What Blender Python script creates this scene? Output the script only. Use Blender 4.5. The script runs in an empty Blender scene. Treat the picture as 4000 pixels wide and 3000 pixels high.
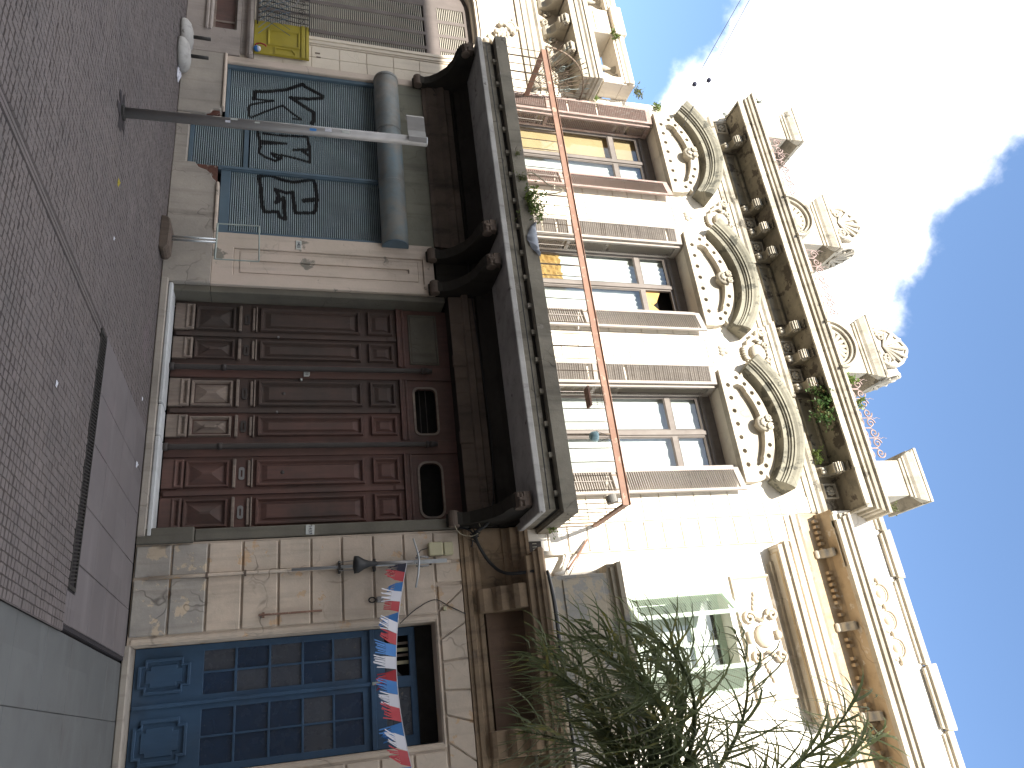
import bpy, math, random
from mathutils import Vector, Matrix
from mathutils.geometry import tessellate_polygon
R = math.radians
random.seed(7)
S = bpy.context.scene
COL = S.collection

# ------------------------------------------------------------------ camera
# the photograph was taken with the camera turned on its side: image right = up
ROWS = ((0.90567110, 0.11336963, -0.40854277),
        (0.42375420, -0.27355222, 0.86348223),
        (0.01386512, 0.95515261, 0.29578920))      # world X,Y,Z in (right, up, forward)
def cw(r, u, f):
    return Vector([a * r + b * u + c * f for a, b, c in ROWS])
CAM = Vector((0, -9.3, 1.6))
FPX = 2880.0
cx, cy, cz = cw(0, 1, 0), cw(-1, 0, 0), cw(0, 0, -1)
cam = bpy.data.cameras.new('camera'); cam.sensor_width = 36; cam.sensor_fit = 'HORIZONTAL'
cam.lens = 36 * FPX / 4000; cam.clip_start = .05; cam.clip_end = 3000
co = bpy.data.objects.new('camera', cam); COL.objects.link(co)
M = Matrix.Identity(4)
for i, v in enumerate((cx, cy, cz)):
    v.normalize()
    for j in range(3): M[j][i] = v[j]
M.translation = CAM
co.matrix_world = M
S.camera = co
def project(p):
    d = Vector(p) - CAM
    c = [sum(ROWS[i][k] * d[i] for i in range(3)) for k in range(3)]
    if c[2] <= .05: return None
    return 2000 + FPX * c[1] / c[2], 1500 + FPX * c[0] / c[2]

# ------------------------------------------------------------------ sun, sky, exposure
SUNV = Vector((.18, 1.0, -.60)).normalized()       # direction the light travels
elev = math.asin(-SUNV.z)
sun = bpy.data.lights.new('sun', 'SUN'); sun.energy = 5.0; sun.angle = R(.55); sun.color = (1, .95, .86)
so = bpy.data.objects.new('sun', sun); COL.objects.link(so)
so.rotation_euler = SUNV.to_track_quat('-Z', 'Y').to_euler(); so.location = (-5, -20, 20)
W = bpy.data.worlds.new('World'); S.world = W; W.use_nodes = True
nt = W.node_tree; nt.nodes.clear()
SKY_STRENGTH, CLOUD = .15, 8.0
def _n(t, **k):
    n = nt.nodes.new(t)
    for a, b in k.items(): setattr(n, a, b)
    return n
def _l(a, b): nt.links.new(a, b)
sky = _n('ShaderNodeTexSky'); sky.sky_type = 'NISHITA'; sky.sun_disc = False
sky.sun_elevation = elev; sky.sun_rotation = math.atan2(-SUNV.x, -SUNV.y)
sky.air_density = 1.0; sky.dust_density = .15; sky.ozone_density = 2.5
bg = _n('ShaderNodeBackground'); bg.inputs[1].default_value = SKY_STRENGTH
wo = _n('ShaderNodeOutputWorld'); tc = _n('ShaderNodeTexCoord')
def wmath(op, a, b=None, c=None):
    n = _n('ShaderNodeMath', operation=op)
    for i, x in enumerate((a, b, c)):
        if x is None: continue
        if isinstance(x, (int, float)): n.inputs[i].default_value = x
        else: _l(x, n.inputs[i])
    return n.outputs[0]
wn = _n('ShaderNodeTexNoise'); wn.inputs['Scale'].default_value = 4.2; wn.inputs['Detail'].default_value = 9
wn.inputs['Roughness'].default_value = .58; _l(tc.outputs['Generated'], wn.inputs['Vector'])
wb = _n('ShaderNodeTexNoise'); wb.inputs['Scale'].default_value = 1.6; wb.inputs['Detail'].default_value = 3
_l(tc.outputs['Generated'], wb.inputs['Vector'])
CL = [((-0.6308, 0.4646, 0.6215), .13), ((-0.5292, 0.5113, 0.6771), .085), ((-0.4841, 0.5757, 0.659), .085),
      ((-0.4143, 0.6398, 0.6473), .075), ((-0.3856, 0.6186, 0.6845), .03), ((-0.5968, 0.4034, 0.6936), .075),
      ((-0.6306, 0.5323, 0.5648), .09), ((-0.5577, 0.5799, 0.5939), .10), ((-0.66, 0.5761, 0.4815), .035),
      ((-.80, .30, .52), .16), ((-.2, .75, .63), -.10), ((.25, .0, .97), .38), ((-.1, -.6, .8), .36), ((.75, .3, .6), .36),
      ((.25, .93, .27), .25), ((-.9, -.3, .3), .35), ((.6, -.6, .5), .40), ((-.7, -.35, .63), .25)]  # wide blobs overhead and behind are unseen clouds added to brighten the shade
acc = None
for c, r in CL:
    d = _n('ShaderNodeVectorMath', operation='DISTANCE'); _l(tc.outputs['Generated'], d.inputs[0]); d.inputs[1].default_value = c
    if r < 0: continue
    m = wmath('DIVIDE', wmath('SUBTRACT', r * 1.0, d.outputs['Value']), max(.10, r))
    acc = m if acc is None else wmath('SMOOTH_MAX', acc, m, .25)
f = wmath('ADD', wmath('MULTIPLY', wmath('SUBTRACT', wn.outputs['Fac'], .5), 3.0), acc)
f = wmath('ADD', f, wmath('MULTIPLY', wmath('SUBTRACT', wb.outputs['Fac'], .5), .7))
ramp = _n('ShaderNodeMapRange', interpolation_type='SMOOTHSTEP'); _l(f, ramp.inputs[0])
ramp.inputs[1].default_value = -.34; ramp.inputs[2].default_value = .26
mx = _n('ShaderNodeMix', data_type='RGBA'); _l(ramp.outputs[0], mx.inputs[0])
_l(sky.outputs[0], mx.inputs[6]); mx.inputs[7].default_value = (CLOUD, CLOUD * .99, CLOUD * .97, 1)
_l(mx.outputs[2], bg.inputs[0]); _l(bg.outputs[0], wo.inputs[0])
vs = S.view_settings; vs.view_transform = 'Standard'; vs.look = 'None'; vs.exposure = 1.34; vs.gamma = 1
vs.use_curve_mapping = False

# ------------------------------------------------------------------ material helpers
class NT:
    def __init__(s, name):
        s.m = bpy.data.materials.new(name); s.m.use_nodes = True
        s.t = s.m.node_tree; s.b = s.t.nodes['Principled BSDF']; s.out = s.t.nodes['Material Output']
        g = s.t.nodes.new('ShaderNodeNewGeometry'); s.pos = g.outputs['Position']; s.geo = g
    def n(s, t, **k):
        n = s.t.nodes.new(t)
        for a, b in k.items(): setattr(n, a, b)
        return n
    def l(s, a, b): s.t.links.new(a, b)
    def put(s, x, sock):
        if isinstance(x, (int, float)): sock.default_value = x
        elif isinstance(x, tuple): sock.default_value = (*x, 1) if len(x) == 3 and sock.type == 'RGBA' else x
        else: s.l(x, sock)
    def scaled(s, sc, off=(0, 0, 0)):
        n = s.n('ShaderNodeMapping'); s.l(s.pos, n.inputs[0]); n.inputs['Scale'].default_value = sc; n.inputs['Location'].default_value = off
        return n.outputs[0]
    def noise(s, scale, detail=5, rough=.6, vec=None, dist=0):
        n = s.n('ShaderNodeTexNoise'); s.l(vec or s.pos, n.inputs['Vector'])
        n.inputs['Scale'].default_value = scale; n.inputs['Detail'].default_value = detail
        n.inputs['Roughness'].default_value = rough; n.inputs['Distortion'].default_value = dist
        return n.outputs['Fac']
    def rng(s, x, a, b, c=0, d=1):
        n = s.n('ShaderNodeMapRange'); s.l(x, n.inputs[0])
        for i, v in enumerate((a, b, c, d)): n.inputs[i + 1].default_value = v
        return n.outputs[0]
    def mix(s, f, a, b, mode='MIX'):
        n = s.n('ShaderNodeMix', data_type='RGBA', blend_type=mode)
        s.put(f, n.inputs[0]); s.put(a, n.inputs[6]); s.put(b, n.inputs[7]); return n.outputs[2]
    def math(s, op, a, b=0):
        n = s.n('ShaderNodeMath', operation=op); s.put(a, n.inputs[0]); s.put(b, n.inputs[1]); return n.outputs[0]
    def cracks(s, scale, w, vec=None):
        v = s.n('ShaderNodeTexVoronoi', feature='DISTANCE_TO_EDGE'); v.inputs['Scale'].default_value = scale
        wv = s.n('ShaderNodeTexNoise'); wv.inputs['Scale'].default_value = 3; s.l(vec or s.pos, wv.inputs['Vector'])
        a = s.n('ShaderNodeVectorMath', operation='ADD'); s.l(vec or s.pos, a.inputs[0])
        b = s.n('ShaderNodeVectorMath', operation='SCALE'); s.l(wv.outputs['Color'], b.inputs[0]); b.inputs['Scale'].default_value = .5
        s.l(b.outputs[0], a.inputs[1]); s.l(a.outputs[0], v.inputs['Vector'])
        return s.rng(v.outputs['Distance'], 0, w, 1, 0)
    def bump(s, h, strength=.4, dist=.01):
        n = s.n('ShaderNodeBump'); s.put(h, n.inputs['Height']); n.inputs['Strength'].default_value = strength
        n.inputs['Distance'].default_value = dist; s.l(n.outputs[0], s.b.inputs['Normal'])
    def fin(s, col, rough=.9, metal=0, spec=.3):
        s.put(col, s.b.inputs['Base Color']); s.put(rough, s.b.inputs['Roughness']); s.put(metal, s.b.inputs['Metallic'])
        s.b.inputs['Specular IOR Level'].default_value = spec
        return s.m

def plaster(name, c1, c2, stain=(.08, .07, .06), st=.4, patch=None, pt=.6, crack=.15, scale=1.0, bumpd=.006, streaks=True):
    k = NT(name)
    col = k.mix(k.rng(k.noise(1.1 * scale, 6, .65), .35, .65), c1, c2)
    if patch:
        pm = k.rng(k.noise(2.3 * scale, 8, .62, k.scaled((1, 1, 1), (3.1, 0, 7))), pt, pt + .03)
        col = k.mix(pm, col, patch)
    if streaks:
        sm = k.rng(k.noise(1.0, 7, .62, k.scaled((5.5, 5.5, .5))), .52, .78, 0, st)
        col = k.mix(sm, col, stain)
    sm2 = k.rng(k.noise(.55, 6, .6, k.scaled((1, 1, 1), (11, 5, 2))), .5, .75, 0, st * .9)
    col = k.mix(sm2, col, stain)
    col = k.mix(k.rng(k.noise(38, 3, .6), .2, .8, 0, .45), col, (.40, .39, .38), 'SOFT_LIGHT')
    h = k.noise(26, 6, .7)
    if crack:
        cr = k.math('MULTIPLY', k.cracks(1.3, .018), k.rng(k.noise(1.7, 3), .48, .6))
        col = k.mix(k.math('MULTIPLY', cr, crack), col, (.05, .04, .035))
        h = k.math('SUBTRACT', h, k.math('MULTIPLY', cr, .8))
    if patch: h = k.math('SUBTRACT', h, k.math('MULTIPLY', pm, .5))
    k.bump(h, .55, bumpd)
    return k.fin(col, .95, 0, .12)

def paint(name, c, c2=None, rough=.55, chip=None, ct=.64, metal=0, grain=(1, 1, 1), bd=.002, dirt=.3, spec=.35):
    k = NT(name)
    v = k.scaled(grain)
    col = k.mix(k.rng(k.noise(3, 6, .65, v), .3, .7), c, c2 or tuple(x * .75 for x in c))
    if chip: col = k.mix(k.rng(k.noise(9, 8, .7, v), ct, ct + .04), col, chip)
    col = k.mix(k.rng(k.noise(1.4, 6, .6), .45, .75, 0, dirt), col, (.05, .045, .04))
    k.bump(k.noise(45, 5, .65, v), .4, bd)
    return k.fin(col, k.rng(k.noise(8, 3), .3, .7, rough - .1, min(1, rough + .15)), metal, spec)

MT = {}
MT['cream'] = plaster('cream stucco', (.78, .72, .61), (.72, .66, .56), (.26, .22, .17), .30, (.56, .49, .40), .67)
MT['stone'] = plaster('weathered cornice stone', (.56, .51, .42), (.40, .36, .29), (.09, .085, .07), .75, (.22, .20, .165), .60, .3, 1.4)
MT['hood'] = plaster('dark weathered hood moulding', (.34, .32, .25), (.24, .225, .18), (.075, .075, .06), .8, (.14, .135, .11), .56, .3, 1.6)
MT['frieze'] = plaster('grimed frieze stone with painted shade', (.34, .30, .225), (.23, .20, .155), (.06, .055, .045), .8, (.12, .10, .08), .56, .3, 1.6)  # grime, plus the cornice's shade over frieze, consoles and soffit, in the colour
MT['stone2'] = plaster('weathered light ornament stone', (.55, .50, .42), (.42, .38, .31), (.13, .12, .10), .5, None, crack=.2, scale=1.5)
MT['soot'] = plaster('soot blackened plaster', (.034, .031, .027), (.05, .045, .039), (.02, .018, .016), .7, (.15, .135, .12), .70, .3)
MT['soot2'] = plaster('grimy brown plaster', (0.176, 0.137, 0.112), (0.115, 0.091, 0.077), (.035, .03, .027), .8, (.24, .2, .17), .68, .3)
MT['pier'] = plaster('pinkish grey pier plaster', (0.620, 0.517, 0.447), (0.542, 0.465, 0.391), (.14, .12, .10), .45, (.27, .25, .215), .62, .25)
MT['plinth'] = plaster('grey cement plinth', (0.435, 0.391, 0.345), (0.319, 0.291, 0.262), (.10, .09, .08), .6, (.36, .33, .30), .63, .35)
MT['jamb'] = plaster('dark olive grey jamb plaster', (0.182, 0.169, 0.138), (0.135, 0.126, 0.108), (.05, .048, .043), .6, (.2, .19, .16), .66, .3)
MT['signband'] = plaster('dull green grey plaster band', (0.250, 0.243, 0.195), (0.189, 0.189, 0.156), (.05, .047, .04), .6, None, crack=.3)
MT['concrete'] = plaster('rough balcony concrete', (.30, .275, .225), (.21, .19, .155), (.07, .065, .055), .7, (.33, .30, .26), .62, .6, 1.5, .012)
MT['edge'] = plaster('pale grey painted edge', (0.486, 0.472, 0.455), (0.392, 0.379, 0.364), (.12, .11, .10), .55, (.2, .19, .18), .66, .3, 1.6)
MT['sill'] = plaster('worn white marble sill', (0.585, 0.598, 0.610), (0.494, 0.501, 0.508), (.18, .17, .16), .4, None, crack=.1)
MT['peach'] = plaster('peach rusticated stucco', (.66, .55, .455), (.50, .43, .36), (.24, .20, .165), .5, (.60, .43, .29), .60, .55, 1.5)
MT['peachgrey'] = plaster('grey stained lower stucco', (.47, .43, .385), (.35, .33, .31), (.17, .15, .13), .6, (.58, .48, .37), .56, .6, 1.7)
MT['brownstain'] = plaster('brown stained moulding', (0.392, 0.287, 0.195), (0.275, 0.203, 0.137), (.055, .045, .038), .8, (.36, .28, .21), .62, .4, 1.4)
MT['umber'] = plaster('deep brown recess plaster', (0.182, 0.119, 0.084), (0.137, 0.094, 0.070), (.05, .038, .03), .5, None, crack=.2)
MT['white'] = plaster('sunlit white stucco', (.80, .76, .69), (.76, .71, .63), (.42, .35, .27), .20, (.62, .54, .43), .69, .3)
MT['trim'] = plaster('dusty cream trim', (.56, .49, .39), (.50, .43, .34), (.30, .24, .17), .5, (.66, .60, .52), .60, .3, 1.6)
MT['whitegrey'] = plaster('patched grey stucco block', (.42, .36, .27), (.36, .31, .24), (.2, .19, .17), .5, (.28, .27, .25), .52, .3)
MT['ochre'] = plaster('peeled ochre soffit', (.42, .315, .195), (.50, .40, .28), (.16, .12, .08), .6, (.60, .54, .45), .60, .4, 1.5)
MT['leftwall'] = plaster('smooth beige stone wall', (0.720, 0.643, 0.540), (0.648, 0.578, 0.483), (.26, .225, .19), .25, None, crack=.08)
MT['leftbase'] = plaster('grey brown stone base', (0.434, 0.378, 0.345), (0.357, 0.317, 0.293), (.12, .11, .10), .45, None, crack=.25)
MT['doorwood'] = paint('dull red brown door paint', (.145, .075, .062), (.10, .058, .05), .6, (.16, .125, .105), .70, grain=(6, 6, .7), dirt=.75)
MT['doordark'] = paint('grimy dark brown door paint', (.095, .062, .052), (.068, .048, .042), .65, (.17, .14, .12), .66, grain=(6, 6, .7), dirt=.7)
MT['doorworn'] = paint('worn grey brown door base', (.29, .235, .195), (.18, .135, .115), .7, (.19, .165, .145), .58, grain=(6, 6, 1), dirt=.5)
MT['bluepaint'] = paint('faded dark blue door paint', (.05, .105, .19), (.038, .08, .15), .55, (.2, .2, .17), .71, grain=(3, 3, .8), dirt=.4)
MT['roller'] = paint('blue grey roller shutter paint', (.27, .335, .355), (.225, .285, .31), .5, None, metal=.05, dirt=.3)
MT['rollerdk'] = paint('dark blue steel frame', (.10, .15, .195), (.08, .125, .165), .5, (.14, .09, .07), .70, metal=.05)
MT['drum'] = paint('faded blue drum paint', (.15, .205, .235), (.24, .215, .185), .6, None, metal=.1, dirt=.6)
MT['spray'] = paint('black spray paint', (.012, .012, .013), (.016, .015, .016), .7, dirt=0)
MT['shutred'] = paint('faded red brown shutter', (.34, .245, .215), (.28, .205, .18), .75, (.46, .42, .38), .56, grain=(4, 4, 1), dirt=.2)
MT['shutgrey'] = paint('weathered grey shutter wood', (.39, .35, .31), (.31, .275, .25), .8, (.48, .44, .40), .60, grain=(4, 4, 1), dirt=.2)
MT['frame'] = paint('grey brown window wood', (.21, .185, .165), (.17, .145, .13), .75, (.32, .29, .265), .64, grain=(4, 4, 1))
MT['lshut'] = paint('brown grey louvred shutter', (.155, .13, .12), (.125, .105, .095), .6, None, grain=(4, 4, 1))
MT['lslat'] = paint('pale beige shutter slat', (.47, .435, .37), (.41, .38, .325), .6, None, dirt=.2)
MT['green'] = paint('pale green shutter paint', (.52, .60, .50), (.45, .53, .44), .6, (.6, .58, .5), .68, dirt=.1)
MT['yellow'] = paint('mustard yellow panel paint', (.40, .32, .035), (.34, .275, .03), .5, (.5, .48, .4), .74, dirt=.3)
MT['rust'] = paint('rusty red rail', (.27, .155, .11), (.20, .115, .085), .8, (.38, .26, .2), .58, grain=(1, 1, 1), dirt=.3)
MT['rustpink'] = paint('rusty pink iron', (.36, .27, .245), (.29, .21, .19), .8, (.2, .11, .08), .6, dirt=.2)
MT['iron'] = paint('dark wrought iron', (.045, .042, .04), (.035, .033, .032), .6, (.12, .07, .05), .66, metal=.3)
MT['ironwarm'] = paint('sun bleached iron bar', (.23, .17, .12), (.18, .13, .095), .7, (.1, .07, .05), .6)
MT['galv'] = paint('grey galvanised pole', (.29, .28, .275), (.25, .24, .235), .45, (.35, .34, .33), .68, metal=.35, grain=(2, 2, .4))
MT['silver'] = paint('bright aluminium', (.52, .54, .56), (.46, .48, .5), .35, None, metal=.7, dirt=.1)
MT['palegreen'] = paint('pale grey green pipe', (.34, .39, .36), (.29, .33, .31), .5, (.2, .12, .09), .68)
MT['pvc'] = paint('black plastic', (.022, .022, .024), (.03, .03, .031), .5, dirt=.1)
MT['pipe'] = paint('grimy iron column', (.06, .05, .046), (.05, .042, .04), .6, (.12, .095, .08), .68, grain=(3, 3, .5))
MT['boxcream'] = paint('cream plastic box', (.50, .46, .30), (.46, .42, .28), .5, dirt=.15)
MT['plate'] = paint('enamel number plate', (.55, .57, .55), (.5, .51, .48), .4, (.35, .3, .2), .7, dirt=.15)
MT['ink'] = paint('dark blue digits', (.03, .03, .06), None, .5, dirt=0)
MT['slate'] = paint('dark slate plaque', (.06, .05, .045), (.045, .04, .036), .6, dirt=.1)
MT['chalk'] = paint('pale plaque lettering', (.55, .52, .42), None, .6, dirt=0)
MT['red'] = paint('red plastic', (.42, .035, .05), (.36, .03, .04), .5, dirt=.05)
MT['blue'] = paint('bright blue plastic', (.05, .20, .52), (.04, .17, .46), .5, dirt=.05)
MT['whitep'] = paint('white plastic', (.60, .60, .66), (.54, .54, .6), .5, dirt=.05)
MT['navy'] = paint('navy plastic', (.02, .022, .05), None, .5, dirt=.05)
MT['tarp'] = paint('grey blue cloth', (.33, .35, .39), (.27, .29, .33), .7, dirt=.2)
MT['rope'] = paint('pale hose', (.42, .38, .28), (.36, .32, .23), .7, dirt=.1)
MT['curtain'] = paint('white curtain', (.80, .80, .78), (.74, .74, .73), .8, dirt=.0)
MT['ply'] = paint('tan plywood board', (.62, .45, .25), (.56, .40, .21), .7, dirt=.1)
MT['board'] = paint('brown cardboard', (.47, .25, .07), (.60, .40, .15), .8, (.2, .09, .02), .6, grain=(1, 1, 1), dirt=.2)
MT['dark'] = paint('dark interior', (.012, .011, .01), (.016, .015, .014), .9, dirt=0)
MT['rubble'] = plaster('red brick rubble', (.12, .055, .045), (.16, .085, .065), (.05, .03, .025), .5, (.26, .22, .19), .6, .5, 4, .02)
MT['bark'] = plaster('grey palm trunk', (.17, .145, .12), (.12, .10, .085), (.06, .05, .04), .5, None, scale=3)
MT['teal'] = paint('pale turquoise pot', (.42, .60, .62), (.3, .46, .5), .5, dirt=.2)
MT['opp'] = plaster('plain plastered wall', (.42, .38, .33), (.36, .33, .29), (.2, .18, .15), .3, None)

def leafmat(name, a, b, trans=.35, yel=None):
    k = NT(name)
    col = k.mix(k.rng(k.noise(7, 3), .3, .7), a, b)
    if yel: col = k.mix(k.rng(k.noise(3.2, 4, .7), .56, .66), col, yel)
    k.fin(col, .5, 0, .4)
    t = k.n('ShaderNodeBsdfTranslucent'); k.put(k.mix(.0, col, col), t.inputs[0])
    ms = k.n('ShaderNodeMixShader'); ms.inputs[0].default_value = trans
    k.l(k.b.outputs[0], ms.inputs[1]); k.l(t.outputs[0], ms.inputs[2]); k.l(ms.outputs[0], k.out.inputs[0])
    return k.m
MT['palm'] = leafmat('palm leaflets', (.12, .14, .055), (.08, .10, .05), .38, (.22, .20, .05))
MT['weed'] = leafmat('yellow green weed leaves', (.17, .22, .05), (.10, .16, .035), .4)
MT['shrub'] = leafmat('green shrub leaves', (.10, .17, .05), (.06, .12, .035), .4, (.22, .10, .06))
MT['dry'] = leafmat('dry olive weed leaves', (.15, .16, .06), (.10, .11, .045), .35)

def glass():
    k = NT('window glass')
    tr = k.n('ShaderNodeBsdfTransparent'); tr.inputs[0].default_value = (.86, .88, .87, 1)
    gl = k.n('ShaderNodeBsdfGlossy'); gl.inputs[0].default_value = (.9, .9, .9, 1); gl.inputs[1].default_value = .04
    lw = k.n('ShaderNodeLayerWeight'); lw.inputs[0].default_value = .5
    fr = k.math('ADD', k.math('MULTIPLY', k.math('POWER', lw.outputs['Facing'], 5), .9), .05)
    ms = k.n('ShaderNodeMixShader'); k.l(fr, ms.inputs[0]); k.l(tr.outputs[0], ms.inputs[1]); k.l(gl.outputs[0], ms.inputs[2])
    k.l(ms.outputs[0], k.out.inputs[0]); return k.m
MT['glass'] = glass()
MT['dirtyglass'] = paint('dusty blue tinted pane', (.075, .085, .105), (.05, .06, .085), .25, (.16, .15, .14), .62, dirt=.4, spec=.5)
MT['bluepane'] = paint('blue painted pane', (.018, .040, .085), (.014, .032, .07), .2, None, dirt=.3, spec=.5)

def paving(name, a, b, pink=(.24, .17, .20), cell=15.15, dirt=.5):
    k = NT(name)
    col = k.mix(k.rng(k.noise(.9, 7, .65), .3, .7), a, b)
    fl = k.n('ShaderNodeVectorMath', operation='FLOOR'); k.l(k.scaled((cell, cell, 0)), fl.inputs[0])
    w = k.n('ShaderNodeTexWhiteNoise'); k.l(fl.outputs[0], w.inputs['Vector'])
    col = k.mix(k.rng(w.outputs['Value'], 0, 1, 0, .35), col, tuple(x * .62 for x in a))
    col = k.mix(k.rng(k.noise(.8, 5, .6, k.scaled((1, 1, 1), (4, 9, 0))), .60, .72, 0, .35), col, pink)
    col = k.mix(k.rng(k.noise(2.0, 8, .7, k.scaled((1, 1, 1), (1, 2, 0))), .5, .72, 0, dirt), col, (.085, .08, .08))
    col = k.mix(k.rng(k.noise(1.2, 6, .6, k.scaled((.6, 2.5, 1), (8, 2, 0))), .55, .72, 0, .4), col, tuple(min(1, x * 1.5) for x in b))
    k.bump(k.noise(70, 4, .7), .5, .003)
    return k.fin(col, .85)
MT['sett'] = paving('brown grey paving setts', (.150, .128, .124), (.125, .108, .108))
MT['slab'] = paving('mauve grey cement slabs', (.165, .145, .147), (.14, .126, .13), (.19, .132, .145), 1.7, .35)
MT['ramp'] = paving('blue grey cement', (.128, .132, .133), (.108, .112, .114), (.118, .122, .124), 1.3, .5)
MT['bed'] = plaster('dark joint sand', (.058, .052, .056), (.044, .040, .044), streaks=False, crack=0)
MT['ground'] = paving('grey street surface', (.15, .14, .14), (.12, .115, .115), cell=2)

# ------------------------------------------------------------------ mesh helpers
class MB:
    def __init__(s): s.v = []; s.f = []
    def add(s, v, f):
        o = len(s.v); s.v += [tuple(p) for p in v]; s.f += [tuple(i + o for i in q) for q in f]
        return s
    def box(s, x0, x1, y0, y1, z0, z1):
        return s.add([(x0, y0, z0), (x1, y0, z0), (x1, y1, z0), (x0, y1, z0), (x0, y0, z1), (x1, y0, z1), (x1, y1, z1), (x0, y1, z1)],
                     [(0, 3, 2, 1), (4, 5, 6, 7), (0, 1, 5, 4), (1, 2, 6, 5), (2, 3, 7, 6), (3, 0, 4, 7)])
    def fru(s, x0, x1, z0, z1, y0, y1, ix, iz=None):
        iz = ix if iz is None else iz              # raised field on a vertical face, front at y1
        return s.add([(x0, y0, z0), (x1, y0, z0), (x1, y0, z1), (x0, y0, z1), (x0 + ix, y1, z0 + iz), (x1 - ix, y1, z0 + iz), (x1 - ix, y1, z1 - iz), (x0 + ix, y1, z1 - iz)],
                     [(4, 5, 6, 7), (0, 1, 5, 4), (1, 2, 6, 5), (2, 3, 7, 6), (3, 0, 4, 7)])
    def frame(s, x0, x1, z0, z1, yf, w, d, prof=((0, 0), (.25, 1), (.6, 1), (1, 0))):
        n = len(prof); o = len(s.v)                # mitred moulding ring, standing d proud of yf
        for t, h in prof:
            a = t * w; y = yf - h * d
            s.v += [(x0 + a, y, z0 + a), (x1 - a, y, z0 + a), (x1 - a, y, z1 - a), (x0 + a, y, z1 - a)]
        for i in range(n - 1):
            for j in range(4):
                s.f.append((o + i * 4 + j, o + i * 4 + (j + 1) % 4, o + (i + 1) * 4 + (j + 1) % 4, o + (i + 1) * 4 + j))
        return s
    def tube(s, pts, r, n=6, caps=True):
        pts = [Vector(p) for p in pts]; o = len(s.v); k = len(pts)
        up = Vector((0, 0, 1))
        for i, p in enumerate(pts):
            t = (pts[min(i + 1, k - 1)] - pts[max(i - 1, 0)])
            t = t.normalized() if t.length > 1e-9 else up
            a = t.cross(up)
            if a.length < .2: a = t.cross(Vector((0, 1, 0)))
            a.normalize(); b = t.cross(a)
            rr = r[i] if isinstance(r, (list, tuple)) else r
            for j in range(n):
                an = 2 * math.pi * j / n
                s.v.append(tuple(p + (a * math.cos(an) + b * math.sin(an)) * rr))
        for i in range(k - 1):
            for j in range(n):
                s.f.append((o + i * n + j, o + i * n + (j + 1) % n, o + (i + 1) * n + (j + 1) % n, o + (i + 1) * n + j))
        if caps:
            s.f.append(tuple(o + j for j in range(n))[::-1]); s.f.append(tuple(o + (k - 1) * n + j for j in range(n)))
        return s
    def cyl(s, p0, p1, r0, r1=None, n=12): return s.tube([p0, p1], [r0, r0 if r1 is None else r1], n)
    def ell(s, c, r, nu=8, nv=5):
        o = len(s.v)
        s.v.append((c[0], c[1], c[2] - r[2]))
        for i in range(1, nv):
            th = math.pi * i / nv - math.pi / 2
            for j in range(nu):
                ph = 2 * math.pi * j / nu
                s.v.append((c[0] + r[0] * math.cos(th) * math.cos(ph), c[1] + r[1] * math.cos(th) * math.sin(ph), c[2] + r[2] * math.sin(th)))
        s.v.append((c[0], c[1], c[2] + r[2])); e = len(s.v) - 1
        for j in range(nu):
            s.f.append((o, o + 1 + (j + 1) % nu, o + 1 + j)); b = o + 1 + (nv - 2) * nu
            s.f.append((e, b + j, b + (j + 1) % nu))
        for i in range(nv - 2):
            for j in range(nu):
                a = o + 1 + i * nu
                s.f.append((a + j, a + (j + 1) % nu, a + nu + (j + 1) % nu, a + nu + j))
        return s
    def plate(s, outer, holes, y0, y1, ax='y'):
        loops = [outer] + list(holes)              # polygon in X,Z (or Y,Z) with holes, extruded
        tri = tessellate_polygon([[Vector((a, b, 0)) for a, b in lp] for lp in loops])
        flat = [p for lp in loops for p in lp]; n = len(flat); o = len(s.v)
        f = (lambda a, b, d: (a, d, b)) if ax == 'y' else (lambda a, b, d: (d, a, b))
        s.v += [f(a, b, y0) for a, b in flat] + [f(a, b, y1) for a, b in flat]
        for t in tri:
            s.f.append(tuple(o + i for i in t)); s.f.append(tuple(o + n + i for i in t[::-1]))
        k = 0
        for lp in loops:
            m = len(lp)
            for i in range(m):
                a, b = k + i, k + (i + 1) % m
                s.f.append((o + a, o + b, o + n + b, o + n + a))
            k += m
        return s
    def sweep(s, prof, x0, x1, yb=0, rl=True, rr=True):
        o = len(s.v)                               # moulding along X with returns; prof = (out, z)
        for q, z in prof:
            s.v += [(x0 - (q if rl else 0), yb, z), (x0 - (q if rl else 0), yb - q, z), (x1 + (q if rr else 0), yb - q, z), (x1 + (q if rr else 0), yb, z)]
        for i in range(len(prof) - 1):
            for j in range(3):
                a = o + i * 4 + j
                s.f.append((a, a + 1, a + 5, a + 4))
        return s
    def arc(s, prof, xc, zc, a0, a1, n=20, caps=True):
        o = len(s.v); m = len(prof)                # moulding along an arc; prof = (r, y), angle from vertical
        for i in range(n + 1):
            a = a0 + (a1 - a0) * i / n
            for r, y in prof: s.v.append((xc + r * math.sin(a), y, zc + r * math.cos(a)))
        for i in range(n):
            for j in range(m - 1):
                q = o + i * m + j
                s.f.append((q, q + 1, q + m + 1, q + m))
        if caps:
            s.f.append(tuple(range(o, o + m))); s.f.append(tuple(range(o + n * m, o + n * m + m))[::-1])
        return s
    def mesh(s, name, mat, smooth=False):
        me = bpy.data.meshes.new(name); me.from_pydata(s.v, [], s.f); me.validate(); me.update()
        import bmesh
        bm = bmesh.new(); bm.from_mesh(me); bmesh.ops.recalc_face_normals(bm, faces=bm.faces); bm.to_mesh(me); bm.free()
        me.materials.append(MT[mat] if isinstance(mat, str) else mat)
        if smooth:
            for p in me.polygons: p.use_smooth = True
        return me

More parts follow.
